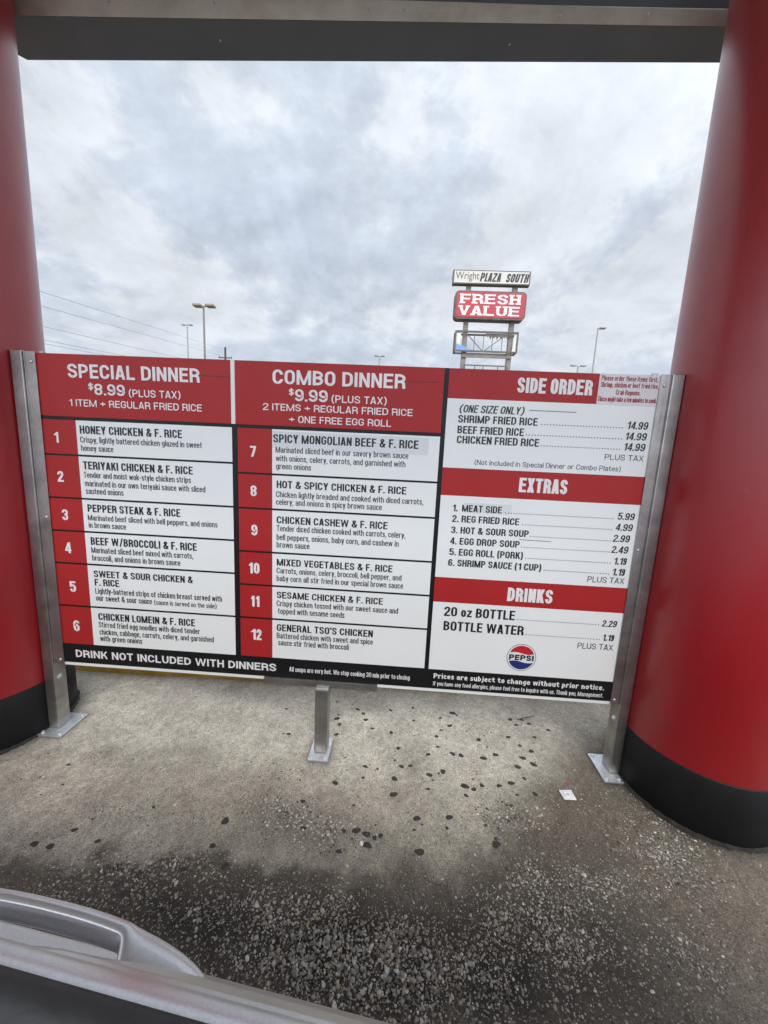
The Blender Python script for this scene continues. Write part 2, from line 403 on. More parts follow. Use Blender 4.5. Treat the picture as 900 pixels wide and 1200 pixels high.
def make_ground():
    st = .008; xs = np.arange(-.9, 3.5001, st); ys = np.arange(-1.3, .9001, st)
    X, Y = np.meshgrid(xs, ys); nx, ny = len(xs), len(ys)
    light, wear, oil = ground_fields(X, Y)
    tint = fbm(X, Y, 2.2, 5, 51)
    lc = np.array([.455, .413, .342]); dc = np.array([.122, .103, .080]); oc = np.array([.018, .0155, .0135])
    patch = .50+.62*fbm(X, Y, 2.6, 6, 61)+.26*fbm(X, Y, 14, 5, 67)
    rightward = sstep(X, 2.1, 2.8)*.75
    dcol = dc[None, None]*(1+rightward[..., None])*(.6+.8*tint)[..., None]
    C = lc[None, None]*patch[..., None]*light[..., None]+dcol*(1-light[..., None])
    # mottling from years of tyres and spills, grime plus painted contact shadow round posts and columns
    mot = .66+.42*fbm(X, Y, 24, 5, 81)+.26*fbm(X, Y, 75, 3, 87)
    C = C*mot[..., None]
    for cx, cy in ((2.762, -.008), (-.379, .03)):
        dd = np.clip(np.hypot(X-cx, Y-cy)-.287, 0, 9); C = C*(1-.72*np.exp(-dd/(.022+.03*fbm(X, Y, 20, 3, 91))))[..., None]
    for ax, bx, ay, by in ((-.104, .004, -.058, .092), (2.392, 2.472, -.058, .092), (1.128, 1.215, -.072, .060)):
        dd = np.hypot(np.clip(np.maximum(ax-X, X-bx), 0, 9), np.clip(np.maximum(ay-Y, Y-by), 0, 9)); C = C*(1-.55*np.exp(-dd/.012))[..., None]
    C = C*(1-oil[..., None])+oc*oil[..., None]
    Z = (fbm(X, Y, 2, 3, 71)-.5)*.008 + (fbm(X, Y, 45, 3, 77)-.5)*.006*np.clip(wear*1.6, .08, 1) - .004*wear
    fade = np.minimum.reduce([np.clip((X-xs[0])/.1, 0, 1), np.clip((xs[-1]-X)/.1, 0, 1), np.clip((Y-ys[0])/.1, 0, 1), np.clip((ys[-1]-Y)/.1, 0, 1)])
    Z *= fade
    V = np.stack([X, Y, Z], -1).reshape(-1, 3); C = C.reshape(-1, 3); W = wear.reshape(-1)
    i = np.arange(nx*ny).reshape(ny, nx)
    F = np.stack([i[:-1, :-1], i[:-1, 1:], i[1:, 1:], i[1:, :-1]], -1).reshape(-1, 4)
    x0, x1, y0, y1 = xs[0], xs[-1], ys[0], ys[-1]; B = 600
    ov = np.array([(-B, -B, 0), (B, -B, 0), (B, y0, 0), (-B, y0, 0), (x0, y0, 0), (x0, y1, 0), (-B, y1, 0), (x1, y0, 0), (x1, y1, 0), (B, y1, 0), (B, B, 0), (-B, B, 0)], float)
    n0 = len(V); of = np.array([(0, 1, 2, 3), (3, 4, 5, 6), (7, 2, 9, 8), (6, 9, 10, 11)])+n0
    V = np.vstack([V, ov]); F = np.vstack([F, of])
    C = np.vstack([C, np.tile([.16, .145, .125], (12, 1))]); W = np.concatenate([W, np.full(12, .1)])
    me = bpy.data.meshes.new('ground'); me.vertices.add(len(V)); me.vertices.foreach_set('co', V.ravel())
    me.loops.add(F.size); me.loops.foreach_set('vertex_index', F.ravel().astype(np.int32))
    me.polygons.add(len(F)); me.polygons.foreach_set('loop_start', np.arange(0, F.size, 4, dtype=np.int32))
    me.update(calc_edges=True); me.validate()
    me.polygons.foreach_set('use_smooth', np.ones(len(F), bool))
    ca = me.attributes.new('stain', 'FLOAT_COLOR', 'POINT'); ca.data.foreach_set('color', np.hstack([C, np.ones((len(C), 1))]).ravel())
    wa = me.attributes.new('wear', 'FLOAT', 'POINT'); wa.data.foreach_set('value', W)
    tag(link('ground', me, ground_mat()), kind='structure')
make_ground()

def make_gravel():
    rng = np.random.default_rng(5)
    import bmesh
    bm = bmesh.new(); bmesh.ops.create_icosphere(bm, subdivisions=1, radius=1)
    bv = np.array([v.co[:] for v in bm.verts]); bf = np.array([[v.index for v in f.verts] for f in bm.faces]); bm.free()
    n = 190000
    x = rng.uniform(-.3, 3.0, n); y = rng.uniform(-1.02, .30, n)
    w = wornness(x, y); _, _, oil = ground_fields(x, y)
    keep = rng.random(n) < np.clip(w*1.3-.2, 0, 1)**1.3*.70+.003
    # none below the columns
    keep &= (np.hypot(x-2.762, y+.008) > .30) & (np.hypot(x+.379, y-.03) > .30)
    x, y, oil, w = x[keep], y[keep], oil[keep], w[keep]; n = len(x)
    s = rng.lognormal(math.log(.0026), .40, n)*(.75+.5*np.clip(w, 0, 1)); s = np.clip(s, .0012, .0075)
    sx = s*rng.uniform(.8, 1.5, n); sy = s*rng.uniform(.7, 1.1, n); sz = s*rng.uniform(.45, .85, n)
    a = rng.uniform(0, 6.283, n); jit = rng.uniform(.62, 1.3, (n, len(bv)))
    P = bv[None]*jit[..., None]*np.stack([sx, sy, sz], -1)[:, None]
    tl = rng.normal(0, .3, n); cz, sn = np.cos(tl)[:, None], np.sin(tl)[:, None]
    P = np.stack([P[..., 0]*cz-P[..., 2]*sn, P[..., 1], P[..., 0]*sn+P[..., 2]*cz], -1)
    ca, sa = np.cos(a)[:, None], np.sin(a)[:, None]
    Q = np.stack([P[..., 0]*ca-P[..., 1]*sa+x[:, None], P[..., 0]*sa+P[..., 1]*ca+y[:, None], P[..., 2]+(sz*.02)[:, None]-.0032*np.clip(w*1.4, 0, 1)[:, None]], -1)
    V = Q.reshape(-1, 3); F = (bf[None]+(np.arange(n)*len(bv))[:, None, None]).reshape(-1, 3)
    pal = np.array([(.44, .385, .315), (.27, .235, .195), (.60, .56, .50), (.07, .06, .05), (.48, .39, .28), (.32, .305, .285), (.75, .72, .67)])
    c = pal[rng.choice(len(pal), n, p=[.23, .22, .15, .17, .1, .09, .04])]*rng.uniform(.75, 1.15, (n, 1))
    c = c*(.92-.30*oil[:, None])
    C = np.repeat(c, len(bv), 0)
    me = bpy.data.meshes.new('gravel'); me.vertices.add(len(V)); me.vertices.foreach_set('co', V.ravel())
    me.loops.add(F.size); me.loops.foreach_set('vertex_index', F.ravel().astype(np.int32))
    me.polygons.add(len(F)); me.polygons.foreach_set('loop_start', np.arange(0, F.size, 3, dtype=np.int32))
    me.update(calc_edges=True)
    at = me.attributes.new('tone', 'FLOAT_COLOR', 'POINT'); at.data.foreach_set('color', np.hstack([C, np.ones((len(C), 1))]).ravel())
    m, t, p = principled('pebbles'); an = t.new('ShaderNodeAttribute', attribute_name='tone')
    tc = t.new('ShaderNodeTexCoord'); k = t.maprange(t.noise(tc.outputs['Object'], 260, 3, .6), .3, .7, .7, 1.2, False)
    t.l.new(t.mix(1.0, an.outputs['Color'], k, 'MULTIPLY'), p.inputs['Base Color']); p.inputs['Roughness'].default_value = .7
    o = link('gravel', me, m)
    tag(o, 'loose and half bared pebbles in the worn concrete between the car and menu board', 'gravel', kind='stuff')
    print('pebbles', n)
make_gravel()

mb = MB()
seg = 60
for k in range(seg):
    xa, xb = -8+20*k/seg, -8+20*(k+1)/seg
    mb.box(xa, xb, .446, .60, -.02, .11)
mb.v = [(x, y-.014+.034*max(x, 0), z) for x, y, z in mb.v]
k = mb.build('kerb', M['kerb_yellow'], bevel=0); tag(k, kind='structure')

# ------------------------------------------------------------------ columns
def column(c, label):
    root = empty('column', (c[0], c[1], 0)); r = .283
    tag(root, label, 'column', 'red round columns holding up the canopy')
    MB().lathe([(r, .236), (r, 3.108)], 128).build('shaft', M['column_red'], root)
    b = r+.004
    MB().lathe([(b-.002, .002), (b, .006), (b, .237), (b-.0035, .2405), (r-.01, .2405)], 128).build('base_band', M['band_black'], root)
    rng = random.Random(c[0]); n = 160; vs = []; fs = []
    for i in range(n):
        a = 2*math.pi*i/n; w = .006+.010*rng.random()
        for rr, zz in ((b-.001, .011+.004*rng.random()), (b+w*.6, .006), (b+w, -.003)):
            vs.append((rr*math.cos(a), rr*math.sin(a), zz))
    for i in range(n):
        j = (i+1) % n
        for q in (0, 1): fs.append((i*3+q, i*3+q+1, j*3+q+1, j*3+q))
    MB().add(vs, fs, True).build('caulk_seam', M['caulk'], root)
column((-.379, .03), 'red round column with black base band behind the left post of the menu board')
column((2.762, -.008), 'red round column with black base band close beside the right post of the menu board')

# ------------------------------------------------------------------ canopy
can = empty('canopy', (1.2, 0, 2.8))
tag(can, 'drive through canopy edge with dark grey beam spanning between the two red columns', 'canopy')
def cbuild(mb, name, mat, par=None, bevel=0.0):
    mb.v = [(x-1.2, y, z-2.8) for x, y, z in mb.v]
    return mb.build(name, mat, par or can, bevel)
# beam: broad dark underside, its far left corner cut off; a paler front face with screws
BZ = 3.03
und = [(-.62, .262), (2.90, .314), (2.90, .447), (-.343, .444), (-.410, .380), (-.62, .380)]
n = len(und)
vs = [(x, y, BZ) for x, y in und]+[(x, y, BZ+.22) for x, y in und]
fs = [tuple(range(n))[::-1], tuple(range(n, 2*n))]+[(i, (i+1) % n, n+(i+1) % n, n+i) for i in range(n)]
cbuild(MB().add(vs, fs), 'beam', M['beam_grey'], bevel=.0025)
def face_y(x): return float(np.interp(x, [-.62, 2.90], [.262, .314]))
def face_top(x): return 3.098-.0055*(x+.2)+.002*math.sin(x*2.1)
nx = 40; vs = []; fs = []
for i in range(nx+1):
    x = -.6+3.48*i/nx; y = face_y(x); z1 = face_top(x); lip = .003*math.sin(x*3.3)
    vs += [(x, y-.0025, BZ-.003), (x, y-.0030, (BZ+z1)/2), (x, y-.006+lip, z1), (x, y-.002, z1+.004), (x, y-.001, BZ+.001)]
for i in range(nx):
    for q in range(5): fs.append((i*5+q, i*5+(q+1) % 5, (i+1)*5+(q+1) % 5, (i+1)*5+q))
strip = cbuild(MB().add(vs, fs), 'flashing_strip', M['flashing'])
for x, z in ((.19, 3.078), (.62, 3.080), (1.24, 3.066), (1.38, 3.064), (1.62, 3.066), (2.33, 3.060), (1.99, 3.050)):
    s = MB(); s.dome((x, face_y(x)-.0035, z), .0055, .004, 'y'); cbuild(s, 'screw', M['galvanised'], strip)
for x, y in ((.60, .36), (1.82, .375)):
    s = MB(); s.dome((x, y, BZ), .004, .003, '-z'); cbuild(s, 'rivet', M['galvanised'])
# soffit panels and the roof above
for i in range(9):
    x0 = -1.35+.6*i
    pz = 3.112+(.006 if i == 5 else 0)
    cbuild(MB().box(x0, x0+.594, -2.0, .236, pz, pz+.02), 'soffit_panel', M['soffit'], bevel=.003)
cbuild(MB().box(-1.40, 4.10, -2.03, .246, 3.14, 3.46), 'roof_slab', M['soffit'], bevel=.01)
cbuild(MB().box(-.62, 2.90, .242, face_y(-.62)-.004, 3.108, 3.13), 'backing_strip', M['beam_grey'])

# ------------------------------------------------------------------ menu board
# lettering, measured on the board: style, words, left x, right x, baseline z, capital height (metres)
LAYOUT = {
 'h1': [('H', 'SPECIAL DINNER', 0.1306, 0.6637, 1.5675, 0.0527),
   ('B', '$', 0.2103, 0.2313, 1.5238, 0.026),
   ('H', '8.99', 0.235, 0.3596, 1.505, 0.0432),
   ('M', '(PLUS TAX)', 0.3755, 0.5852, 1.504, 0.0279),
   ('M', '1 ITEM + REGULAR FRIED RICE', 0.1253, 0.6694, 1.4584, 0.0272)],
 'h2': [('H', 'COMBO DINNER', 0.9521, 1.4635, 1.575, 0.0529),
   ('B', '$', 1.0156, 1.0356, 1.534, 0.0254),
   ('H', '9.99', 1.0398, 1.1672, 1.5137, 0.0444),
   ('M', '(PLUS TAX)', 1.1828, 1.3958, 1.5141, 0.0272),
   ('M', '2 ITEMS + REGULAR FRIED RICE', 0.9135, 1.4976, 1.4751, 0.0262),
   ('M', '+ ONE FREE EGG ROLL', 1.0176, 1.4172, 1.4314, 0.0264)],
 'h3': [('H', 'SIDE ORDER', 1.8832, 2.1582, 1.5778, 0.0547)],
 'h4': [('H', 'EXTRAS', 1.9273, 2.1117, 1.2048, 0.056)],
 'h5': [('H', 'DRINKS', 1.9262, 2.1075, 0.7559, 0.058)],
 'n1': [('H', '1', 0.0497, 0.0685, 1.3105, 0.043)],
 'n2': [('H', '2', 0.0489, 0.0753, 1.1511, 0.0444)],
 'n3': [('H', '3', 0.0536, 0.0805, 0.99, 0.0459)],
 'n4': [('H', '4', 0.0538, 0.081, 0.847, 0.0473)],
 'n5': [('H', '5', 0.0596, 0.0874, 0.6731, 0.0489)],
 'n6': [('H', '6', 0.0601, 0.0883, 0.4916, 0.0507)],
 'n7': [('H', '7', 0.8605, 0.8853, 1.292, 0.0422)],
 'n8': [('H', '8', 0.8609, 0.8862, 1.1334, 0.0436)],
 'n9': [('H', '9', 0.8624, 0.8881, 0.9708, 0.0451)],
 'n10': [('H', '10', 0.8513, 0.8963, 0.807, 0.0466)],
 'n11': [('H', '11', 0.8581, 0.8965, 0.6601, 0.048)],
 'n12': [('H', '12', 0.8562, 0.9026, 0.5087, 0.0495)],
 't1': [('B', 'HONEY CHICKEN & F. RICE', 0.1611, 0.5849, 1.3513, 0.0322)],
 'd1': [('C', 'Crispy, lightly battered chicken glazed in sweet', 0.1601, 0.6649, 1.316, 0.0237),
   ('C', 'honey sauce', 0.161, 0.2962, 1.2825, 0.024)],
 't2': [('B', 'TERIYAKI CHICKEN & F. RICE', 0.1633, 0.6237, 1.2084, 0.0322)],
 'd2': [('C', 'Tender and moist wok-style chicken strips', 0.1626, 0.6143, 1.1734, 0.0244),
   ('C', 'marinated in our own teriyaki sauce with sliced', 0.1647, 0.6735, 1.1383, 0.0246),
   ('C', 'sauteed onions', 0.1659, 0.3273, 1.1064, 0.0248)],
 't3': [('B', 'PEPPER STEAK & F. RICE', 0.1678, 0.5648, 1.0308, 0.0323)],
 'd3': [('C', 'Marinated beef sliced with bell peppers, and onions', 0.166, 0.7206, 0.9947, 0.0246),
   ('C', 'in brown sauce', 0.1673, 0.3289, 0.9632, 0.0249)],
 't4': [('B', 'BEEF W/BROCCOLI & F. RICE', 0.1701, 0.6296, 0.8896, 0.0332)],
 'd4': [('C', 'Marinated sliced beef mixed with carrots,', 0.1696, 0.6126, 0.8544, 0.0253),
   ('C', 'broccoli, and onions in brown sauce', 0.1707, 0.5561, 0.8205, 0.0255)],
 't5': [('B', 'SWEET & SOUR CHICKEN &', 0.1722, 0.6073, 0.7467, 0.03),
   ('B', 'F. RICE', 0.1731, 0.2821, 0.7087, 0.0304)],
 'd5': [('C', 'Lightly-battered strips of chicken breast served with', 0.1729, 0.7326, 0.6724, 0.0258),
   ('C', 'our sweet & sour sauce', 0.1742, 0.4229, 0.6399, 0.0261),
   ('C', '(sauce is served on the side)', 0.433, 0.708, 0.6395, 0.0217)],
 't6': [('B', 'CHICKEN LOMEIN & F. RICE', 0.1776, 0.6105, 0.5514, 0.0324)],
 'd6': [('C', 'Stirred fried egg noodles with diced tender', 0.1761, 0.6309, 0.517, 0.0259),
   ('C', 'chicken, cabbage, carrots, celery, and garnished', 0.1773, 0.6917, 0.4832, 0.026),
   ('C', 'with green onions', 0.1778, 0.3692, 0.4521, 0.0263)],
 't7': [('B', 'SPICY MONGOLIAN BEEF & F. RICE', 0.9543, 1.5272, 1.3519, 0.0327)],
 'd7': [('C', 'Marinated sliced beef in our savory brown sauce', 0.9639, 1.4904, 1.3128, 0.0231),
   ('C', 'with onions, celery, carrots, and garnished with', 0.9649, 1.4809, 1.2793, 0.0233),
   ('C', 'green onions', 0.9663, 1.1073, 1.2479, 0.0236)],
 't8': [('B', 'HOT & SPICY CHICKEN & F. RICE', 0.9684, 1.4899, 1.1719, 0.03)],
 'd8': [('C', 'Chicken lightly breaded and cooked with diced carrots,', 0.9664, 1.56, 1.1345, 0.024),
   ('C', 'celery, and onions in spicy brown sauce', 0.9664, 1.3961, 1.1038, 0.0242)],
 't9': [('B', 'CHICKEN CASHEW & F. RICE', 0.9686, 1.4227, 1.0267, 0.0299)],
 'd9': [('C', 'Tender diced chicken cooked with carrots, celery,', 0.9686, 1.4967, 0.9943, 0.0247),
   ('C', 'bell peppers, onions, baby corn, and cashew in', 0.9686, 1.4717, 0.9574, 0.0249),
   ('C', 'brown sauce', 0.9686, 1.1059, 0.9251, 0.0252)],
 't10': [('B', 'MIXED VEGETABLES & F. RICE', 0.9694, 1.4513, 0.8477, 0.0295)],
 'd10': [('C', 'Carrots, onions, celery, broccoli, bell pepper, and', 0.9687, 1.4902, 0.8144, 0.0246),
   ('C', 'baby corn all stir fried in our special brown sauce', 0.9688, 1.4988, 0.7803, 0.0248)],
 't11': [('B', 'SESAME CHICKEN & F. RICE', 0.9696, 1.4186, 0.7049, 0.0289)],
 'd11': [('C', 'Crispy chicken tossed with our sweet sauce and', 0.9689, 1.4838, 0.6695, 0.0253),
   ('C', 'topped with sesame seeds', 0.9744, 1.2593, 0.6352, 0.0256)],
 't12': [('B', "GENERAL TSO'S CHICKEN", 0.9697, 1.3827, 0.5569, 0.0313)],
 'd12': [('C', 'Battered chicken with sweet and spice', 0.9697, 1.3841, 0.5232, 0.0257),
   ('C', 'sauce stir fried with broccoli', 0.9757, 1.282, 0.491, 0.0259)],
 'p1': [('I', '(ONE SIZE ONLY)', 1.6734, 1.9186, 1.4976, 0.0281),
   ('B', 'SHRIMP FRIED RICE', 1.6725, 1.9719, 1.4594, 0.0283),
   ('dots', '.', 1.9827, 2.2916, 1.4634, 0.0047),
   ('O', '14.99', 2.3013, 2.379, 1.462, 0.0279),
   ('B', 'BEEF FRIED RICE', 1.673, 1.9247, 1.4188, 0.0286),
   ('dots', '.', 1.9291, 2.294, 1.4223, 0.0047),
   ('O', '14.99', 2.3, 2.3796, 1.4218, 0.0281),
   ('B', 'CHICKEN FRIED RICE', 1.6736, 1.9854, 1.3816, 0.0288),
   ('dots', '.', 1.9889, 2.2939, 1.3836, 0.0048),
   ('O', '14.99', 2.3, 2.3806, 1.3822, 0.0284),
   ('R', 'PLUS TAX', 2.2369, 2.3805, 1.3446, 0.0216),
   ('R', '(Not included in Special Dinner or Combo Plates)', 1.748, 2.3025, 1.3023, 0.0194)],
 'p2': [('B', '1.', 1.6761, 1.6969, 1.1153, 0.0272),
   ('B', 'MEAT SIDE', 1.7144, 1.8706, 1.1161, 0.0271),
   ('dots', '.', 1.8805, 2.3054, 1.1172, 0.0047),
   ('O', '5.99', 2.3173, 2.3811, 1.1167, 0.0277),
   ('B', '2. REG FRIED RICE', 1.6784, 1.9418, 1.0726, 0.0274),
   ('dots', '.', 1.9504, 2.3052, 1.074, 0.0048),
   ('O', '4.99', 2.3151, 2.3801, 1.0729, 0.028),
   ('B', '3. HOT & SOUR SOUP', 1.6778, 1.9842, 1.0263, 0.0276),
   ('dots', '.', 1.9865, 2.3089, 1.0283, 0.0048),
   ('O', '2.99', 2.3115, 2.3758, 1.028, 0.0282),
   ('B', '4. EGG DROP SOUP', 1.6774, 1.9535, 0.9812, 0.0279),
   ('dots', '.', 1.9561, 2.3094, 0.9829, 0.0048),
   ('O', '2.49', 2.3116, 2.3763, 0.9824, 0.0285),
   ('B', '5. EGG ROLL (PORK)', 1.6779, 1.9711, 0.9356, 0.0282),
   ('dots', '.', 1.9772, 2.3204, 0.9381, 0.0049),
   ('O', '1.19', 2.3267, 2.3768, 0.9359, 0.0288),
   ('B', '6. SHRIMP SAUCE (1 CUP)', 1.6761, 2.0485, 0.8902, 0.0284),
   ('dots', '.', 2.0559, 2.3203, 0.8933, 0.0049),
   ('O', '1.19', 2.3268, 2.377, 0.8906, 0.0291),
   ('R', 'PLUS TAX', 2.2356, 2.3794, 0.8576, 0.024)],
 'p3': [('B', '20 oz BOTTLE', 1.6747, 1.9651, 0.6743, 0.0408),
   ('dots', '.', 1.9717, 2.3095, 0.6763, 0.0052),
   ('O', '2.29', 2.3175, 2.3768, 0.6721, 0.0275),
   ('B', 'BOTTLE WATER', 1.6768, 2.0071, 0.6104, 0.0413),
   ('dots', '.', 2.0137, 2.3206, 0.6125, 0.0052),
   ('O', '1.19', 2.3269, 2.3739, 0.6107, 0.0278),
   ('R', 'PLUS TAX', 2.2325, 2.3757, 0.5698, 0.0255)],
 'f': [('W', 'DRINK NOT INCLUDED WITH DINNERS', 0.0593, 0.9668, 0.3675, 0.0351),
   ('C', 'All soups are very hot. We stop cooking 30 min prior to closing', 1.0252, 1.5497, 0.372, 0.022),
   ('W', 'Prices are subject to change without prior notice.', 1.6506, 2.3656, 0.3889, 0.0235),
   ('C', 'If you have any food allergies, please feel free to inquire with us. Thank you, Management.', 1.6508, 2.3657, 0.3555, 0.0197)],
 's': [('C', 'Please order these items first,', 2.1865, 2.39, 1.6332, 0.0179),
   ('C', 'Shrimp, chicken or beef fried rice,', 2.1866, 2.3937, 1.6099, 0.018),
   ('C', 'Crab Ragoons.', 2.2443, 2.3333, 1.584, 0.0181),
   ('C', 'These might take a few minutes to cook.', 2.1827, 2.3956, 1.5586, 0.0182)],
}

board = empty('menu_board', (1.2, 0, 0))
tag(board, 'red and white drive through menu board on steel posts listing dinners and prices', 'menu board')
def bb(mb, name, mat, par=None, bevel=0.0):
    mb.v = [(x-1.2, y, z) for x, y, z in mb.v]
    return mb.build(name, mat, par or board, bevel)
def sheet(x0, x1, z0, z1, y, name, mat, par=None, skew=(0, 0, 0, 0)):
    return bb(MB().add([(x0, y, z0), (x1, y, z0+skew[1]), (x1, y, z1+skew[2]), (x0, y, z1)], [(0, 1, 2, 3)]), name, mat, par)
bb(MB().box(.001, 2.401, 0.0, .007, .340, 1.657), 'sign_panel', M['sign_black'])
bb(MB().box(.004, 2.398, -.0012, .0082, .327, .3396), 'edge_trim', M['sign_white'])
Y1, Y2, Y3 = -.0009, -.0018, -.0026

